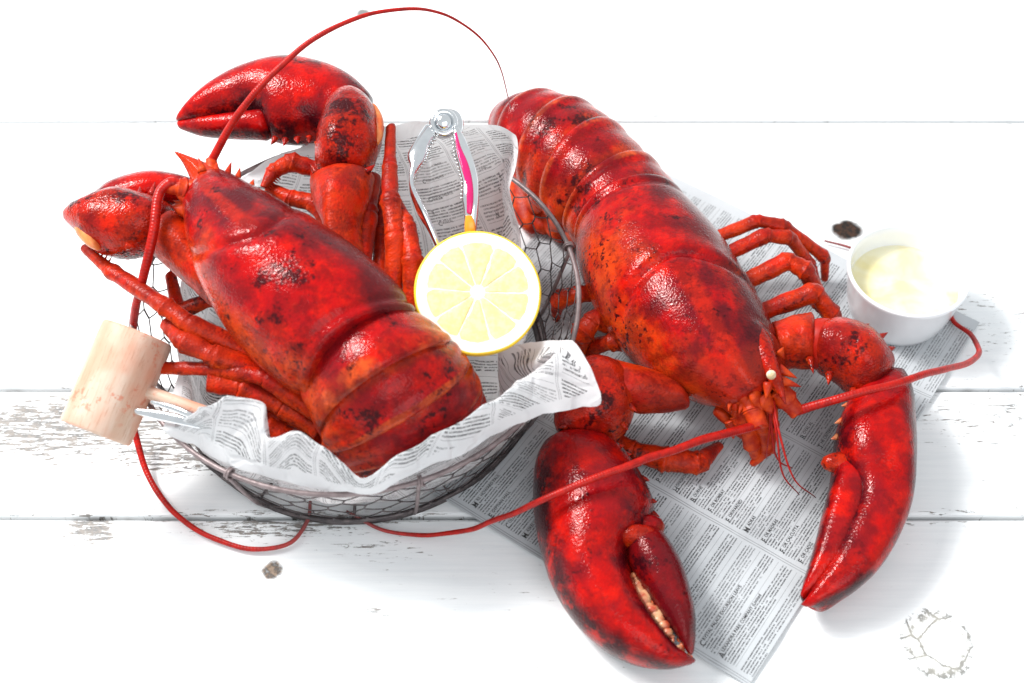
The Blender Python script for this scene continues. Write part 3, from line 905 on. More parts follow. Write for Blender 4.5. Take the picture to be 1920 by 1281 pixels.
def spine(parent, base, tip, r, mat=None, bend=None):
    mb = MB(); mb.cone(W(*base), W(*tip), r * MM, 8, None if bend is None else Vector(bend) * MM)
    return mb.build('spine', mat or M['orange'], parent)
def leg(parent, pts, rad, mat=None, name='walking_leg', serrate=False):
    P = [W(*q) for q in pts]; m = len(P)
    out = []; rr = []
    for i in range(m - 1):
        a, b = P[i], P[i + 1]; ra, rb = rad[i], rad[i + 1]
        last = i == m - 2
        prof = ((0.0, 0.90), (0.03, 1.0), (0.08, 1.03), (0.13, 0.94), (0.22, 0.90), (0.35, 0.93), (0.48, 0.97), (0.6, 1.0), (0.72, 0.98), (0.82, 1.02), (0.90, 1.08), (0.95, 1.13), (0.985, 1.05))
        for x, k in prof:
            if last and x > 0.8: k = 1.0
            if i == 0 and x < 0.1: k = 1.0
            p = a.lerp(b, x)
            out.append(p + Vector((noise.noise(p * 90), noise.noise(p * 90 + Vector((3, 3, 3))), 0)) * 0.0004)
            r = ra + (rb - ra) * x
            rr.append(r * k * 0.92 * MM * (1 + 0.13 * noise.noise(p * 260)))
    out.append(P[-1]); rr.append(rad[-1] * 0.35 * MM)
    mb = MB(); mb.tube(out, rr, 14, 0.86)
    o = mb.build(name, mat or M['leg'], parent)
    if serrate:
        for x in [i / 7 for i in range(1, 8)]:
            a = P[-2].lerp(P[-1], x * 0.95); T = (P[-1] - P[-2]).normalized()
            sd = T.cross(-CD).normalized() * serrate
            r = (rad[-2] + (rad[-1] - rad[-2]) * x) * MM
            c = MB(); c.cone(a + sd * r * 0.6, a + sd * (r + 0.0020) + T * 0.0006, 0.0008, 5)
            c.build('spine', M['leg'], o)
    return o
def antenna(parent, pts, r0, r1, name='antenna', mat=None, n=14):
    P, par = path(pts, n)
    m = len(P)
    P = [p + Vector((noise.noise(p * 45), noise.noise(p * 45 + Vector((5, 1, 2))), 0)) * 0.0011 for p in P]
    mb = MB(); mb.tube(P, [(r0 + (r1 - r0) * (i / (m - 1)) ** 0.75) * MM * (1 + 0.07 * noise.noise(P[i] * 120)) for i in range(m)], 9)
    return mb.build(name, mat or M['antenna'], parent)
def claw_piece(name, st, mat, parent, cap0=0.05, cap1=0.04, nr=44, seed=0.0, bumps=0.018, pu=1.0):
    sp = Spine(st)
    mb = MB()
    def fr(t, th):
        return 1 + bumps * noise.noise(Vector((t * 4, math.cos(th) * 1.6, math.sin(th) * 1.6 + seed))) + bumps * 0.4 * noise.noise(Vector((t * 16, math.cos(th) * 6, math.sin(th) * 6 + seed)))
    sp.mesh(mb, 0, 1, nr, 40, fr, cap0, cap1, pu)
    return mb.build(name, mat, parent), sp
def teeth(parent, pts, r, n, mat, seed=1):
    rr = random.Random(seed)
    P, par = path(pts, 10)
    for i in range(n):
        q = (i + 0.5) / n * (len(P) - 1); k = int(q); p = P[k].lerp(P[min(k + 1, len(P) - 1)], q - k)
        mb = MB(); mb.ball(p + Vector((rr.uniform(-1, 1), rr.uniform(-1, 1), rr.uniform(-1.6, 0))) * 0.0010, r * MM * rr.choice((0.5, 0.7, 0.9, 1.2)) * (1 - 0.4 * i / n), 8, 6, rr.uniform(0.6, 1.5), rr.uniform(0.6, 1.5), 0.8)
        mb.build('tooth', mat, parent)
def spines_on(parent, pts, r, h, mat=None):
    """little spines at (px,py,z) leaning outward by direction (dx,dy px)"""
    for px, py, z, dx, dy in pts:
        a = W(px, py, z); b = W(px + dx, py + dy, z + h)
        mb = MB(); mb.cone(a - (b - a) * 0.25, b, r * MM * 0.8, 7, Vector((rng.uniform(-1, 1), rng.uniform(-1, 1), 0)) * 0.0006); mb.build('spine', mat or M['wrist'], parent)

# ------- lobster sprawled on the newspaper
lobR = empty('lobster', W(1290, 600, 0), 'whole red boiled lobster sprawled on the flat newspaper beside the butter cup', 'lobster', 'boiled lobsters')
TH_R = math.pi / 2 - 0.38
def st(rows): return rows
spR = Spine([
    ((1092, 470, 24), (1270, 352, 56), 34, 30),
    ((1092, 505, 24), (1312, 395, 58), 37, 32),
    ((1108, 562, 24), (1362, 455, 60), 40, 34),
    ((1148, 636, 24), (1408, 530, 60), 41, 34),
    ((1205, 697, 24), (1440, 590, 59), 39, 33),
    ((1275, 742, 26), (1459, 645, 57), 34, 30),
    ((1345, 765, 30), (1468, 688, 55), 26, 25),
    ((1402, 768, 34), (1470, 712, 52), 16, 18),
], dorsal=-0.38)
mb = MB(); spR.mesh(mb, 0, 1, 170, 96, carapace_fr(TH_R, 0.42, 1.0), 0.0, 0.05)
carR = mb.build('carapace', M['shell_b'], lobR)
mb = MB()
pts, _ = path([(1392, 600, 60), (1432, 664, 63), (1458, 720, 61), (1473, 758, 57)], 6)
mb.tube(pts, [0.0095 - 0.0091 * (i / (len(pts) - 1)) ** 0.9 for i in range(len(pts))], 12)
mb.build('rostrum', M['wrist'], lobR)
spines_on(carR, mat=M['orange'], pts=[(1462, 660, 62, 9, 12), (1466, 695, 60, 28, 13), (1468, 715, 58, 34, 10), (1455, 725, 58, 14, 20), (1440, 725, 60, -2, 22), (1395, 745, 50, -8, 30), (1372, 738, 50, -6, 34), (1408, 770, 46, 2, 30)], r=4.0, h=-2)
mb = MB(); mb.ball(W(1446, 703, 68), 0.0025, 12, 10); mb.build('eye', M['eye'], lobR)
mb = MB(); mb.ball(W(1399, 700, 60), 0.0042, 12, 10); mb.build('eye', M['shell'], lobR)
# tail
spRt = Spine([
    ((1090, 476, 24), (1276, 362, 55), 33, 28),
    ((1078, 448, 23), (1238, 316, 56), 33, 28),
    ((1056, 430, 22), (1190, 268, 57), 34, 27),
    ((1018, 398, 20), (1135, 217, 56), 34, 26),
    ((982, 350, 18), (1078, 186, 52), 32, 25),
    ((955, 300, 16), (1022, 178, 44), 27, 22),
    ((938, 262, 14), (970, 193, 32), 16, 14),
], dorsal=-0.38)
segs(spRt, [0.0, 0.17, 0.36, 0.56, 0.76, 0.96], lobR, M['tail'], TH_R, 3.0)
for A, B, h in ((((948, 290, 18), (952, 350, 12), (962, 405, 7), (985, 438, 4)), ((990, 285, 28), (1004, 345, 20), (1012, 400, 12), (1006, 440, 6)), 7),
                (((975, 330, 16), (975, 380, 10), (990, 425, 5), (1010, 440, 4)), ((1010, 310, 26), (1030, 360, 20), (1040, 410, 12), (1030, 440, 6)), 7),
                (((1000, 340, 22), (1010, 390, 14), (1030, 440, 6), (1050, 456, 4)), ((1045, 330, 32), (1062, 380, 24), (1072, 430, 13), (1065, 455, 6)), 8),
                (((1035, 370, 26), (1045, 410, 18), (1062, 445, 8), (1075, 457, 5)), ((1075, 370, 32), (1090, 410, 24), (1096, 445, 13), (1088, 457, 7)), 8)):
    s_ = [(a, b, h, h * 0.8) for a, b in zip(A, B)]
    claw_piece('tail_fan', s_, M['orange'], lobR, 0.08, 0.12, 18, 3.3)
# crusher claw, its arm and wrist
claw_piece('claw_arm', [((1300, 765, 30), (1275, 712, 40), 14, 14), ((1235, 775, 30), (1212, 690, 44), 17, 16), ((1182, 770, 32), (1152, 674, 48), 18, 16), ((1150, 742, 36), (1118, 662, 50), 15, 14)], M['leg'], lobR, 0.1, 0.12, 26, 1, 0.06, 1.12)
wr, _ = claw_piece('claw_wrist', [((1098, 690, 38), (1152, 672, 46), 14, 14), ((1062, 722, 34), (1188, 706, 46), 23, 20), ((1046, 768, 30), (1190, 752, 44), 25, 20), ((1048, 812, 26), (1172, 800, 38), 21, 18), ((1070, 838, 24), (1130, 832, 34), 12, 12)], M['wrist'], lobR, 0.1, 0.1, 36, 2, 0.06)
spines_on(wr, [(1188, 735, 46, 14, 4), (1182, 762, 46, 12, 10), (1166, 795, 40, 10, 10), (1130, 700, 60, -6, -18)], 3, 0)
CZ = 20
cr, _ = claw_piece('claw', [
    ((1030, 820, 22), (1135, 818, 26), 20, 16),
    ((1006, 865, 20), (1172, 852, 24), 27, 17),
    ((999, 925, 19), (1207, 905, 22), 31, 18),
    ((1004, 985, 19), (1228, 958, 21), 32, 18),
    ((1016, 1040, 19), (1216, 1005, 20), 30, 18),
    ((1033, 1092, 18), (1184, 1040, 20), 27, 17),
    ((1064, 1147, 18), (1186, 1088, 20), 23, 17),
    ((1105, 1195, 17), (1212, 1140, 19), 20, 16),
    ((1160, 1232, 16), (1244, 1184, 18), 17, 15),
    ((1222, 1252, 15), (1270, 1214, 17), 12, 12),
    ((1275, 1252, 14), (1293, 1230, 15), 7, 8),
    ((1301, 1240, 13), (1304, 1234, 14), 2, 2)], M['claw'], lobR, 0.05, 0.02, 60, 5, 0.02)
fg, _ = claw_piece('claw_finger', [
    ((1176, 1012, 24), (1228, 988, 26), 12, 11),
    ((1170, 1044, 23), (1252, 1012, 26), 16, 13),
    ((1188, 1084, 22), (1278, 1056, 25), 17, 14),
    ((1216, 1126, 21), (1295, 1108, 24), 15, 13),
    ((1246, 1168, 20), (1304, 1158, 22), 12, 11),
    ((1276, 1204, 18), (1303, 1200, 20), 8, 8),
    ((1293, 1228, 16), (1299, 1228, 17), 2, 2)], M['claw_dark'], cr, 0.06, 0.03, 40, 8, 0.015)
mb = MB(); mb.ball(W(1192, 1006, 34), 0.0100, 14, 10, 1.15, 0.55, 0.75); mb.build('knuckle', M['wrist'], cr)
mb = MB(); mb.ball(W(1216, 988, 29), 0.0075, 12, 9, 1.1, 0.8, 0.9); mb.build('knuckle', M['shell'], cr)
teeth(cr, [(1186, 1082, 27), (1215, 1128, 26), (1245, 1175, 24), (1275, 1214, 21), (1294, 1230, 18)], 3.2, 20, M['cream'], 2)
teeth(fg, [(1190, 1072, 26), (1226, 1122, 25), (1256, 1168, 23), (1284, 1214, 19)], 2.4, 12, M['tooth'], 3)
spines_on(cr, [(1140, 825, 38, 12, -4), (1158, 838, 38, 14, -2), (1172, 852, 36, 14, 0), (1190, 872, 34, 13, 0), (1206, 898, 32, 12, 2), (1222, 940, 30, 12, 0), (1226, 965, 28, 10, 4), (1058, 800, 42, -10, 2)], 2.6, 1)
# cutter claw
claw_piece('claw_arm', [((1455, 690, 32), (1440, 608, 44), 17, 16), ((1495, 692, 34), (1488, 592, 46), 18, 16), ((1530, 690, 36), (1530, 584, 48), 16, 15)], M['leg'], lobR, 0.08, 0.1, 22, 3, 0.06, 1.12)
claw_piece('joint_membrane', [((1506, 668, 38), (1514, 606, 45), 11, 12), ((1521, 684, 38), (1546, 600, 46), 15, 14), ((1537, 694, 36), (1572, 604, 45), 14, 14)], M['membrane_red'], lobR, 0.12, 0.12, 18, 4)
wr2, _ = claw_piece('claw_wrist', [
    ((1518, 668, 36), (1528, 606, 46), 16, 15), ((1534, 697, 34), (1572, 598, 47), 22, 18), ((1562, 714, 32), (1625, 613, 46), 25, 20), ((1590, 738, 30), (1666, 650, 43), 22, 18), ((1608, 760, 28), (1682, 696, 36), 12, 12)], M['wrist'], lobR, 0.1, 0.1, 36, 9, 0.06)
spines_on(wr2, [(1620, 614, 50, 10, -8), (1650, 632, 48, 14, -8), (1668, 655, 46, 12, -4), (1555, 705, 44, -2, 18), (1520, 678, 46, 4, 22), (1600, 735, 40, -4, 16)], 3, 0)
cu, _ = claw_piece('claw', [
    ((1590, 752, 24), (1684, 690, 30), 18, 14), ((1572, 795, 22), (1707, 735, 28), 24, 16), ((1562, 845, 20), (1716, 812, 25), 27, 17), ((1572, 885, 20), (1716, 880, 23), 26, 17),
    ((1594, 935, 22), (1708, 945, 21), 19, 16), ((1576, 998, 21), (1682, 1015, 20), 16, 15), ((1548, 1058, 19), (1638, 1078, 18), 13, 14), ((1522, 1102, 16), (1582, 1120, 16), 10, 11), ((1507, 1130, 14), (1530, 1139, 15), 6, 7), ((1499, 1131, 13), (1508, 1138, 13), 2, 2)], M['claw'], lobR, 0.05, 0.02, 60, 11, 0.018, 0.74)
fg2, _ = claw_piece('claw_finger', [
    ((1560, 862, 22), (1606, 868, 25), 10, 10), ((1556, 905, 22), (1626, 900, 23), 14, 12), ((1541, 965, 21), (1624, 955, 22), 14, 13), ((1523, 1035, 19), (1604, 1008, 21), 12, 12), ((1506, 1092, 16), (1564, 1070, 18), 9, 10), ((1499, 1128, 14), (1520, 1122, 16), 5, 6)], M['claw'], cu, 0.06, 0.05, 40, 12, 0.015, 0.72)
for px, py, z, r in ((1574, 868, 30, 8), (1603, 878, 31, 6)):
    mb = MB(); mb.ball(W(px, py, z), r * MM, 12, 9, 1.2, 0.7, 0.7); mb.build('knuckle', M['wrist'], cu)
teeth(cu, [(1611, 930, 30), (1602, 970, 31), (1586, 1010, 29), (1556, 1066, 25), (1522, 1116, 19)], 1.6, 30, M['tooth'], 5)
spines_on(cu, [(1588, 760, 34, -10, 2), (1576, 790, 34, -10, 4), (1568, 820, 32, -8, 4)], 2.4, 1, M['tooth'])
# legs
leg(lobR, [(1330, 450, 34), (1420, 414, 42), (1470, 424, 40), (1548, 484, 20), (1546, 526, 4)], [4.6, 4.6, 4.6, 4.2, 2.5])
leg(lobR, [(1350, 482, 34), (1436, 441, 43), (1482, 446, 40), (1520, 500, 20), (1545, 575, 5)], [5.2, 5.0, 5.0, 4.2, 3])
leg(lobR, [(1385, 535, 34), (1478, 489, 44), (1512, 508, 42), (1540, 570, 24), (1572, 625, 5)], [6, 5.8, 6.2, 5.8, 3])
leg(lobR, [(1410, 592, 34), (1528, 548, 44), (1560, 590, 34), (1585, 640, 8)], [6.4, 6.2, 6, 4])
leg(lobR, [(1150, 548, 26), (1082, 552, 32), (1048, 562, 24), (1042, 596, 5)], [5.5, 5.5, 6.5, 3])
leg(lobR, [(1170, 612, 26), (1112, 600, 34), (1092, 625, 30), (1082, 672, 10)], [7, 6.5, 7.5, 4])
leg(lobR, [(1190, 650, 22), (1150, 640, 28), (1115, 650, 20), (1100, 700, 6)], [6, 6, 5, 4])
lg = leg(lobR, [(1110, 800, 16), (1185, 846, 12), (1250, 862, 11), (1310, 868, 9), (1350, 834, 5)], [5, 6.5, 7.5, 7, 2.5])
# mouth parts, antenna bases, antennules
for pts, rad in (([(1385, 742, 46), (1400, 790, 36), (1412, 835, 18), (1420, 862, 7)], [7, 6, 5, 2.5]),
                 ([(1420, 752, 46), (1432, 800, 32), (1440, 845, 14), (1412, 868, 6)], [6, 5, 4, 2.5]),
                 ([(1442, 748, 44), (1448, 800, 26), (1446, 850, 8)], [5, 4, 2.0])):
    leg(lobR, pts, rad, M['orange'], 'mouthpart')
for pts, rad in (([(1398, 735, 50), (1412, 770, 46), (1426, 802, 43)], [8, 7, 4.5]), ([(1455, 728, 54), (1476, 752, 48), (1497, 776, 44)], [6, 6.5, 4.5])):
    leg(lobR, pts, rad, M['orange'], 'antenna_base')
for b0, tip, w, z0, z1 in (((1352, 742), (1392, 786), 26, 44, 38), ((1372, 726), (1404, 774), 22, 52, 44), ((1395, 722), (1398, 765), 18, 56, 48), ((1412, 730), (1428, 770), 16, 57, 48), ((1340, 765), (1392, 808), 26, 32, 26),
                          ((1362, 790), (1408, 826), 22, 24, 20), ((1432, 738), (1446, 776), 12, 55, 46), ((1384, 706), (1402, 728), 14, 60, 56)):
    dx, dy = tip[0] - b0[0], tip[1] - b0[1]; l = math.hypot(dx, dy); nx, ny = -dy / l * w / 2, dx / l * w / 2
    rows = []
    for q, k in ((0, 0.75), (0.3, 1.0), (0.6, 0.8), (0.85, 0.38), (1.0, 0.06)):
        cx, cy, z = b0[0] + dx * q, b0[1] + dy * q, z0 + (z1 - z0) * q
        rows.append(((cx + nx * k, cy + ny * k, z - 2), (cx - nx * k, cy - ny * k, z + 2), 4.5 * k + 0.3, 4 * k + 0.3))
    claw_piece('cheek_plate', rows, M['orange'], lobR, 0.1, 0.02, 12, dx, 0.05)
fr_ = random.Random(21)
for k in range(16):
    px, py = fr_.uniform(1362, 1452), fr_.uniform(738, 800); z = 52 - (py - 738) * 0.32
    leg(lobR, [(px, py, z), (px + fr_.uniform(-4, 10), py + fr_.uniform(10, 18), z - 3), (px + fr_.uniform(-8, 14), py + fr_.uniform(22, 40), z - fr_.uniform(6, 12))], [fr_.uniform(2.2, 3.6), 2.2, 0.7], M['orange'] if k % 3 else M['leg'], 'mouthpart')
antenna(lobR, [(1430, 795, 42), (1300, 832, 52), (1150, 884, 60), (1040, 929, 54), (950, 966, 32), (860, 997, 9), (780, 1003, 3.5), (715, 991, 3), (650, 960, 3)], 2.5, 0.8)
antenna(lobR, [(1490, 771, 44), (1580, 747, 56), (1690, 715, 58), (1775, 692, 44), (1824, 676, 28), (1837, 658, 20), (1818, 628, 10), (1786, 603, 5), (1778, 560, 3), (1750, 500, 3), (1690, 472, 3), (1620, 472, 3), (1575, 458, 3), (1545, 450, 3)], 2.5, 0.6)
for pts in ([(1452, 745, 50), (1462, 820, 42), (1488, 895, 26), (1530, 934, 8)], [(1450, 745, 50), (1456, 820, 40), (1470, 890, 22), (1498, 928, 6)], [(1446, 750, 48), (1448, 820, 34), (1462, 865, 18), (1485, 876, 10)], [(1448, 748, 49), (1442, 810, 36), (1436, 860, 16)]):
    antenna(lobR, pts, 0.9, 0.3, 'antennule', M['antenna'], 8)

# ------- lobster heaped in the basket
lobL = empty('lobster', W(640, 660, 60), 'whole red boiled lobster heaped in the newspaper lined wire basket, tail curled down', 'lobster', 'boiled lobsters')
TH_L = math.pi / 2 - 0.34
spL = Spine([
    ((610, 762, 74), (776, 582, 108), 33, 30),
    ((556, 738, 78), (755, 548, 112), 36, 32),
    ((492, 688, 82), (718, 505, 116), 38, 33),
    ((440, 630, 86), (668, 463, 118), 38, 33),
    ((402, 565, 90), (605, 420, 120), 36, 32),
    ((377, 500, 94), (540, 383, 121), 29, 30),
    ((362, 435, 98), (480, 350, 121), 22, 26),
    ((357, 388, 103), (434, 325, 120), 15, 18),
    ((364, 352, 110), (402, 312, 119), 9.5, 12),
    ((354, 328, 115), (376, 301, 120), 6, 7),
    ((340, 302, 120), (350, 291, 122), 3, 3.2),
    ((326, 285, 124), (328, 283, 124), 0.6, 0.6),
], dorsal=-0.34)
mb = MB(); spL.mesh(mb, 0, 1, 170, 96, carapace_fr(TH_L, 0.43, 7.0), 0.0, 0.01, bow=lambda t: 0.016 * sstep(0.30, 0.0, t))
carL = mb.build('carapace', M['shell'], lobL)
spines_on(carL, mat=M['orange'], pts=[(378, 318, 122, -7, -22), (405, 322, 120, 0, -18), (425, 330, 118, 8, -26), (444, 340, 116, 6, -26), (470, 352, 116, 4, -14), (358, 365, 112, -20, -14), (352, 385, 110, -26, -8)], r=3.4, h=1)
mb = MB(); mb.ball(W(372, 352, 120), 0.0034, 12, 10); mb.build('eye', M['shell'], lobL)
for b0, tip, w, z0, z1 in (((372, 378), (330, 362), 20, 112, 116), ((368, 398), (322, 386), 20, 106, 110), ((366, 415), (330, 404), 18, 100, 102), ((380, 360), (345, 340), 16, 116, 119), ((368, 428), (318, 412), 16, 96, 96), ((362, 440), (300, 398), 14, 90, 92)):
    dx, dy = tip[0] - b0[0], tip[1] - b0[1]; l = math.hypot(dx, dy); nx, ny = -dy / l * w / 2, dx / l * w / 2
    rows = []
    for q, k in ((0, 0.75), (0.3, 1.0), (0.6, 0.8), (0.85, 0.38), (1.0, 0.06)):
        cx, cy, z = b0[0] + dx * q, b0[1] + dy * q, z0 + (z1 - z0) * q
        rows.append(((cx + nx * k, cy + ny * k, z - 2), (cx - nx * k, cy - ny * k, z + 2), 4.0 * k + 0.3, 4 * k + 0.3))
    claw_piece('cheek_plate', rows, M['orange'], lobL, 0.1, 0.02, 12, dx, 0.05)
for pts, rad in (([(395, 345, 118), (397, 325, 118), (396, 300, 119)], [5, 5, 3]), ([(368, 365, 112), (340, 352, 118), (308, 348, 119)], [6, 6, 4])):
    leg(lobL, pts, rad, M['orange'], 'antenna_base')
spLt = Spine([
    ((592, 758, 72), (772, 578, 104), 31, 28),
    ((606, 800, 68), (838, 636, 100), 33, 28),
    ((616, 832, 58), (872, 680, 90), 31, 27),
    ((634, 866, 42), (898, 728, 74), 27, 25),
    ((660, 890, 26), (906, 772, 54), 22, 22),
    ((700, 892, 14), (892, 810, 30), 14, 12),
], dorsal=-0.34)
segs(spLt, [0.0, 0.20, 0.35, 0.50, 0.66, 0.82, 0.97], lobL, M['tail'], TH_L, 9.0, bow=lambda t: -0.016 + 0.010 * t)
claw_piece('tail_fan', [((500, 840, 30), (520, 770, 36), 9, 8), ((560, 880, 30), (600, 780, 38), 11, 10), ((640, 905, 30), (680, 810, 38), 11, 10)], M['leg'], lobL, 0.1, 0.1, 16, 4)
# raised claw
claw_piece('claw_arm', [((632, 500, 84), (680, 490, 90), 14, 13), ((612, 430, 90), (676, 425, 96), 17, 15), ((584, 362, 96), (700, 346, 102), 18, 16), ((580, 330, 98), (704, 316, 104), 12, 12)], M['leg'], lobL, 0.08, 0.08, 24, 5, 0.06, 1.12)
wl, _ = claw_piece('claw_wrist', [((606, 336, 100), (672, 328, 104), 15, 14), ((592, 300, 102), (700, 292, 106), 21, 18), ((600, 248, 104), (716, 252, 106), 22, 18), ((612, 210, 104), (708, 218, 106), 18, 16), ((632, 192, 102), (684, 194, 104), 10, 10)], M['wrist'], lobL, 0.1, 0.1, 36, 6, 0.07)
claw_piece('joint_membrane', [((676, 200, 108), (706, 212, 106), 7, 8), ((690, 236, 110), (716, 240, 106), 7, 8), ((700, 278, 108), (714, 272, 106), 4, 6)], M['membrane'], lobL, 0.15, 0.15, 14, 6)
spines_on(wl, [(592, 322, 106, -12, -14), (690, 320, 108, 12, -12), (596, 270, 112, -6, -4)], 3, 2)
cl, _ = claw_piece('claw', [
    ((650, 262, 82), (708, 205, 92), 13, 13), ((622, 264, 82), (697, 180, 94), 19, 16), ((588, 262, 82), (664, 150, 94), 22, 18), ((545, 266, 82), (612, 128, 94), 23, 18), ((506, 256, 84), (556, 118, 94), 22, 18),
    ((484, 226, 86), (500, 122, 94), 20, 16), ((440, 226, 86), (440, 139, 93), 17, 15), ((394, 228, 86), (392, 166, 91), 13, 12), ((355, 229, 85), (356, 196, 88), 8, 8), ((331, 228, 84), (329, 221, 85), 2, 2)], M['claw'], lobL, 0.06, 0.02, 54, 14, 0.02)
fl, _ = claw_piece('claw_finger', [
    ((512, 262, 84), (508, 206, 90), 10, 9), ((470, 259, 83), (470, 212, 88), 11, 10), ((420, 257, 82), (420, 217, 86), 9, 9), ((370, 251, 82), (370, 223, 84), 6, 6), ((333, 240, 82), (331, 228, 83), 2, 2)], M['claw'], cl, 0.08, 0.03, 30, 15, 0.015)
spines_on(cl, [(515, 262, 88, -6, 10), (535, 264, 90, -2, 9), (558, 262, 90, 2, 8), (580, 260, 90, 2, 8)], 2.6, 0)
mb = MB(); mb.ball(W(550, 129, 106), 0.0042, 10, 8, 1.2, 0.8, 0.6); mb.build('barnacle', M['eye'], cl)
# folded claw
claw_piece('claw_arm', [((412, 590, 78), (410, 500, 88), 15, 14), ((345, 528, 84), (378, 440, 94), 17, 16), ((292, 482, 88), (350, 405, 98), 17, 16), ((262, 462, 88), (318, 395, 98), 12, 12)], M['leg'], lobL, 0.08, 0.1, 24, 8, 0.06, 1.12)
claw_piece('claw', [((160, 418, 74), (160, 372, 84), 12, 12), ((208, 420, 74), (205, 343, 86), 17, 15), ((260, 415, 76), (258, 329, 87), 19, 15), ((310, 405, 78), (308, 325, 88), 18, 14), ((348, 396, 80), (350, 333, 88), 14, 12), ((385, 372, 80), (385, 350, 86), 6, 6)], M['claw'], lobL, 0.08, 0.06, 34, 18, 0.02)
wl2, _ = claw_piece('claw_wrist', [((300, 468, 88), (335, 395, 98), 13, 12), ((262, 478, 88), (300, 376, 100), 20, 17), ((215, 480, 88), (232, 358, 100), 22, 18), ((172, 466, 88), (176, 372, 98), 19, 16), ((146, 432, 90), (142, 386, 96), 11, 10), ((133, 410, 91), (132, 400, 93), 3, 3)], M['wrist'], lobL, 0.06, 0.02, 36, 19, 0.06)
claw_piece('joint_membrane', [((158, 450, 93), (152, 412, 97), 6, 7), ((172, 466, 95), (168, 404, 100), 7, 8), ((186, 470, 96), (182, 418, 101), 4, 5)], M['membrane'], lobL, 0.15, 0.15, 14, 7)
spines_on(wl2, [(285, 362, 104, 6, -20), (262, 366, 106, 2, -16), (330, 400, 104, 12, -8), (240, 462, 108, 10, 2)], 2.8, 0)
# legs
leg(lobL, [(485, 668, 74), (352, 606, 88), (308, 574, 90), (205, 506, 84), (156, 464, 80)], [6.2, 5.6, 5.2, 4.4, 2.6], serrate=1)
leg(lobL, [(520, 700, 70), (400, 668, 82), (345, 640, 84), (312, 606, 80)], [6.6, 6.2, 6, 4.5])
leg(lobL, [(620, 790, 64), (500, 708, 76), (410, 692, 76), (296, 690, 70)], [6.2, 5.6, 4.6, 3.6])
leg(lobL, [(600, 805, 54), (530, 760, 62), (450, 724, 70), (388, 716, 72)], [7, 7, 6.4, 6])
leg(lobL, [(400, 560, 64), (335, 585, 58), (318, 512, 62)], [5, 5, 3])
leg(lobL, [(488, 838, 40), (500, 786, 54), (530, 778, 54), (540, 815, 46)], [6, 6, 6, 6])
leg(lobL, [(560, 830, 46), (500, 800, 52), (470, 770, 50)], [8, 8, 7])
leg(lobL, [(640, 430, 84), (596, 318, 90), (545, 304, 94), (512, 322, 93), (494, 352, 90)], [5.4, 5.4, 5.8, 4.6, 2.0], serrate=-1)
leg(lobL, [(640, 440, 80), (590, 380, 84), (545, 372, 84), (500, 350, 86)], [6, 6, 5, 3])
leg(lobL, [(676, 500, 84), (688, 400, 92), (698, 330, 94)], [6.2, 6, 5.4])
leg(lobL, [(738, 560, 80), (742, 440, 98), (732, 375, 104), (730, 310, 106), (732, 236, 106)], [5.6, 6, 5.6, 4.2, 2.8])
leg(lobL, [(772, 590, 78), (774, 480, 94), (762, 420, 98), (728, 350, 98)], [5.4, 5.8, 5, 3])
leg(lobL, [(712, 530, 76), (716, 430, 82), (706, 350, 84)], [5, 5, 4])
antenna(lobL, [(396, 300, 119), (430, 240, 134), (480, 172, 150), (545, 105, 160), (620, 55, 166), (690, 28, 166), (770, 17, 160), (840, 29, 146), (900, 72, 126), (938, 130, 104), (958, 205, 84)], 2.4, 0.3)
antenna(lobL, [(345, 356, 116), (322, 344, 121), (305, 356, 120), (284, 450, 108), (262, 540, 86), (248, 620, 56), (238, 710, 36), (249, 800, 18), (274, 880, 7), (320, 955, 4), (400, 1010, 3), (490, 1030, 3), (548, 1015, 3), (576, 978, 3), (580, 940, 3)], 3.2, 0.9)

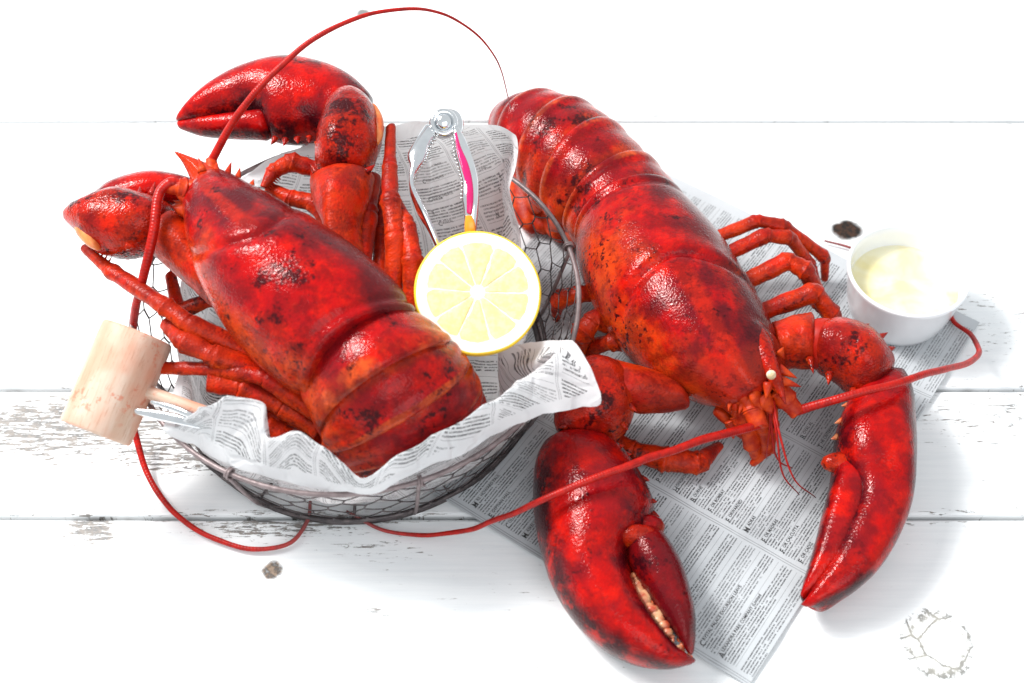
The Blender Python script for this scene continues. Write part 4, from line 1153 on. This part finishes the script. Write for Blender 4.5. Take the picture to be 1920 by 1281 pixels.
# ---------------------------------------------------------------- lemon half
def lemon():
    c = W(896, 548, 104); Rl = 0.0312
    nrm = (-CD * 0.965 + CU * 0.20 + Vector((0.08, 0, 0))).normalized()
    X = Vector((1, 0, 0)); X = (X - nrm * X.dot(nrm)).normalized(); Y = nrm.cross(X)
    root = empty('lemon_half', c - Vector((0, 0, Rl)), 'cut lemon half with pale yellow segments resting on the basket beside the lobster tail', 'lemon')
    def P(r, a, h): return c + (X * math.cos(a) + Y * math.sin(a)) * (r * Rl) + nrm * (h * Rl)
    yellow = simple('lemon_zest', (0.85, 0.60, 0.03), (0.82, 0.50, 0.015), 90, 0.35, 0.5, 900)
    pith = simple('lemon_pith', (0.90, 0.88, 0.78), (0.88, 0.86, 0.72), 300, 0.55, 0.2, 800)
    n = NT('lemon_pulp')
    t = n.attr('sh_t')
    fib = n.noise(1.0, 4, 0.6, n.mapping(n.obj(), scale=(300, 300, 300)))
    cc = n.mix(n.ss(fib, 0.35, 0.65), (0.85, 0.73, 0.38), (0.82, 0.68, 0.28))
    pulp = n.set(Base_Color=cc, Roughness=0.16, Normal=n.bump(fib, 0.35, 0.0006), Subsurface_Weight=0.35, Subsurface_Radius=(0.004, 0.003, 0.001), Subsurface_Scale=1.0)
    # rind: outer skin of the half fruit
    mb = MB(); rings = []
    na = 72
    prof = [(0.955, 0.0), (0.985, 0.004), (1.0, -0.025)] + [(math.cos(q), -0.025 - 1.12 * math.sin(q)) for q in [i * math.pi / 2 / 14 for i in range(1, 14)]] + [(0.07, -1.2)]
    for r, h in prof:
        rings.append([(P(r * (1 + 0.008 * noise.noise(Vector((math.cos(2 * math.pi * j / na) * 2, math.sin(2 * math.pi * j / na) * 2, h * 2)))), 2 * math.pi * j / na, h), 0, 0) for j in range(na)])
    mb.rings(rings, False, True); mb.build('rind', yellow, root)
    mb = MB(); rings = []
    for r, h in ((0.965, 0.001), (0.93, 0.008), (0.88, 0.006), (0.83, -0.004), (0.79, -0.010), (0.3, -0.010), (0.1, -0.008), (0.075, 0.008), (0.03, 0.012)):
        rings.append([(P(r * (1 + 0.012 * noise.noise(Vector((j * 0.35, r * 5, 0)))), 2 * math.pi * j / na, h), 0, 0) for j in range(na)])
    mb.rings(rings, False, True); mb.build('pith', pith, root)
    cuts = [0.0, 0.62, 1.22, 1.90, 2.45, 3.08, 3.72, 4.30, 4.98, 5.62, 2 * math.pi]
    for a0, a1 in zip(cuts[:-1], cuts[1:]):
        mb = MB(); g = 0.007
        rows = []
        nr, nn = 9, 9
        for i in range(nr):
            r = 0.10 + (0.825 - 0.10) * i / (nr - 1)
            row = []
            for j in range(nn):
                gg = g / max(r, 0.15) * 0.55
                a = a0 + gg + (a1 - a0 - 2 * gg) * j / (nn - 1)
                edge = min(1, min(i, nr - 1 - i, j, nn - 1 - j) / 1.0)
                rr = r * (1 - 0.05 * (abs(j / (nn - 1) - 0.5) * 2) ** 3 * (i / (nr - 1)))
                h = -0.012 + 0.020 * edge + 0.006 * noise.noise(Vector((i * 0.9, j * 0.9, a0 * 5)))
                row.append(mb.add(P(rr, a, h), r, 1))
            rows.append(row)
        for i in range(nr - 1):
            for j in range(nn - 1): mb.f.append((rows[i][j], rows[i + 1][j], rows[i + 1][j + 1], rows[i][j + 1]))
        mb.build('segment', pulp, root)
    # a pip slot
lemon()

# ---------------------------------------------------------------- butter cup
CR = 0.0342; CH = 0.037
cc_ = W(1703, 511, 37); CUPC = Vector((cc_.x, cc_.y, 0.0022))
cup = empty('butter_cup', CUPC, 'small round white porcelain cup of butter standing on the newspaper edge', 'cup')
def lathe(prof, c, na=72):
    return [[(c + Vector((r * math.cos(2 * math.pi * j / na), r * math.sin(2 * math.pi * j / na), z)), 0, 0) for j in range(na)] for r, z in prof]
prof = [(0.002, 0.0010), (0.022, 0.0010), (0.0235, 0.0), (0.0250, 0.0002), (0.0262, 0.0016), (0.0285, 0.007), (0.0305, 0.016), (0.0322, 0.026), (0.0336, 0.034), (0.0342, 0.0362), (0.0340, 0.0374), (0.0330, 0.0378), (0.0320, 0.0370), (0.0312, 0.032), (0.0296, 0.020), (0.0270, 0.008), (0.0240, 0.0045), (0.002, 0.0040)]
mb = MB(); mb.rings(lathe(prof, CUPC)); mb.build('cup_body', M['porcelain'], cup)
mb = MB(); rings = lathe([(0.0002, 0.0232), (0.006, 0.0232), (0.012, 0.0232), (0.018, 0.0231), (0.024, 0.0230), (0.0292, 0.0231), (0.0300, 0.0236), (0.0304, 0.0243)], CUPC, 64)
rings = [[(p + Vector((0, 0, 0.0003 * max(0, noise.noise(p * 110)) * (1 if i < 5 else 0))), t, s) for p, t, s in r] for i, r in enumerate(rings)]
mb.rings(rings, True, False)
bt = mb.build('melted_butter', M['butter'])
bt['label'] = 'pale yellow melted butter with white foam filling the porcelain cup'; bt['category'] = 'butter'

# ---------------------------------------------------------------- wooden mallet
def mallet():
    a = W(259, 624, 81); b = W(178, 813, 57)
    ax = (b - a).normalized(); L = (b - a).length
    c = (a + b) / 2
    root = empty('mallet', c - Vector((0, 0, 0.02)), 'pale wooden mallet with a barrel head, its handle tucked into the basket', 'mallet')
    X = ax; Y = X.cross(Vector((0, 0, 1))).normalized(); Z = X.cross(Y)
    def mk(name, c0, X, prof, na=40):
        # local frame with x along the piece so the grain follows it
        Y = X.cross(Vector((0, 0, 1))).normalized(); Z = X.cross(Y)
        me_rings = []
        mb = MB()
        for s, r in prof:
            me_rings.append([(Vector((s, r * math.cos(2 * math.pi * j / na), r * math.sin(2 * math.pi * j / na))), 0, 0) for j in range(na)])
        mb.rings(me_rings)
        o = mb.build(name, M['beech'])
        o.parent = root
        m = Matrix((X, Y, Z)).transposed().to_4x4(); m.translation = c0 - root.location
        o.matrix_local = m
        return o
    r = 0.0182
    h = L / 2
    mk('mallet_head', c, X, [(-h, r * 0.93), (-h + 0.0004, r * 0.965), (-h + 0.0015, r * 0.99), (-h * 0.6, r * 1.0), (0, r * 1.005), (h * 0.6, r * 1.0), (h - 0.0015, r * 0.99), (h - 0.0004, r * 0.965), (h, r * 0.93)])
    e = W(470, 806, 66)
    hx = (e - W(222, 715, 70)); hl = hx.length; hx.normalize()
    mk('handle', W(222, 715, 70), hx, [(-0.004, 0.0036), (0.0, 0.0036), (hl * 0.3, 0.0034), (hl * 0.6, 0.0036), (hl - 0.003, 0.0036), (hl, 0.0022)], 20)
mallet()

# ---------------------------------------------------------------- crackers
def strip(name, A, B, h, mat, parent, na=20, cap=(0.03, 0.03), nr=30, pu=0.7):
    sp = Spine([(a, b, h, h) for a, b in zip(A, B)])
    mb = MB(); sp.mesh(mb, 0, 1, nr, na, None, cap[0], cap[1], pu)
    return mb.build(name, mat, parent), sp
ck = empty('seafood_cracker', W(832, 300, 96), 'shiny chrome hinged cracker with toothed jaws leaning on the basket newspaper', 'cracker', 'metal seafood crackers')
ZC = 118
strip('jaw_arm', [(803, 231, 124), (782, 262, 122), (764, 295, 120), (771, 315, 118), (767, 350, 114), (780, 386, 110), (800, 430, 102), (830, 500, 88)], [(819, 252, 124), (805, 276, 122), (798, 300, 120), (783, 322, 118), (777, 348, 114), (788, 378, 110), (812, 425, 102), (842, 496, 88)], 3.2, M['chrome'], ck)
arm2, sp2 = strip('jaw_arm', [(846, 240, 123), (850, 262, 122), (853, 284, 121), (860, 316, 118), (866, 340, 115), (866, 366, 112), (870, 400, 107), (872, 440, 100), (878, 500, 88)], [(859, 240, 123), (872, 262, 122), (886, 294, 121), (893, 318, 118), (897, 340, 115), (898, 372, 112), (896, 404, 107), (893, 440, 100), (892, 500, 88)], 3.4, M['chrome'], ck)
strip('pink_reflection_strip', [(852, 249, 127.5), (857, 284, 126), (866, 318, 123.2), (873, 345, 120), (875, 375, 116.5), (875, 402, 112)], [(856, 247, 127.5), (864, 276, 126), (879, 310, 123.2), (886, 340, 120), (888, 372, 116.5), (885, 402, 112)], 0.9, M['pink'], arm2, 12)  # tinted strip modelling the lobster's reflection in the chrome arm
strip('amber_reflection_strip', [(873, 404, 111.5), (871, 420, 109), (872, 446, 104)], [(885, 404, 111.5), (891, 420, 109), (890, 446, 104)], 1.0, M['amber'], arm2, 12)  # lower end of the arm: lemon reflection painted as its own strip
def disc_stack(parent, c, nrm, prof, name, mat, na=32):
    X = Vector((1, 0, 0)); X = (X - nrm * X.dot(nrm)).normalized(); Y = nrm.cross(X)
    mb = MB()
    mb.rings([[(c + (X * math.cos(2 * math.pi * j / na) + Y * math.sin(2 * math.pi * j / na)) * r + nrm * h, 0, 0) for j in range(na)] for r, h in prof])
    return mb.build(name, mat, parent)
hc = W(832, 232, 124); hn = (-CD + Vector((0.05, 0, 0.1))).normalized()
disc_stack(ck, hc, hn, [(0.0066, -0.005), (0.0074, -0.004), (0.0074, 0.003), (0.0066, 0.0042), (0.0048, 0.0040), (0.0044, 0.003)], 'hinge', M['chrome'])
disc_stack(ck, hc, hn, [(0.0040, 0.0025), (0.0040, 0.0048), (0.0034, 0.0058), (0.002, 0.0064), (0.0004, 0.0066)], 'rivet', M['chrome'])
mb = MB(); pts, _ = path([(838, 214, 122), (852, 218, 122), (858, 232, 122), (856, 250, 122)], 6)
mb.tube(pts, [0.0032] * len(pts), 10, 1.0); mb.build('hinge_lug', M['chrome'], ck)
# ridges along the gripping edges
def ridges(parent, pts, n, r=0.9):
    P, _ = path(pts, 12)
    for i in range(n):
        q = i / (n - 1) * (len(P) - 1); k = min(int(q), len(P) - 2)
        p = P[k].lerp(P[k + 1], q - k)
        mb = MB(); mb.tube([p + CD * 0.0030, p, p - CD * 0.0018], [0.0005, 0.0006, 0.0005], 5)
        mb.build('ridge', M['chrome'], parent)
ridges(ck, [(820, 256, 122), (804, 284, 121), (797, 304, 119), (782, 326, 116), (777, 350, 113), (787, 378, 110)], 22)
ridges(ck, [(848, 262, 121), (852, 290, 119), (860, 318, 117), (866, 344, 114), (864, 372, 111)], 16)

ck2 = empty('seafood_cracker', W(300, 775, 62), 'pair of silver metal cracker handles poking out beside the wooden mallet handle', 'cracker', 'metal seafood crackers')
strip('handle', [(252, 777, 70), (300, 789, 72), (354, 800, 74), (430, 815, 68)], [(251, 764, 72), (300, 769, 75), (358, 782, 77), (432, 803, 72)], 1.8, M['chrome'], ck2)
strip('handle', [(281, 758, 76), (320, 770, 78), (356, 784, 79), (430, 808, 70)], [(284, 749, 77), (324, 758, 80), (360, 772, 81), (432, 800, 72)], 1.8, M['chrome'], ck2)
disc_stack(ck2, W(440, 812, 66), Vector((0, 0, 1)), [(0.005, -0.003), (0.006, -0.002), (0.006, 0.002), (0.005, 0.003)], 'hinge', M['chrome'])
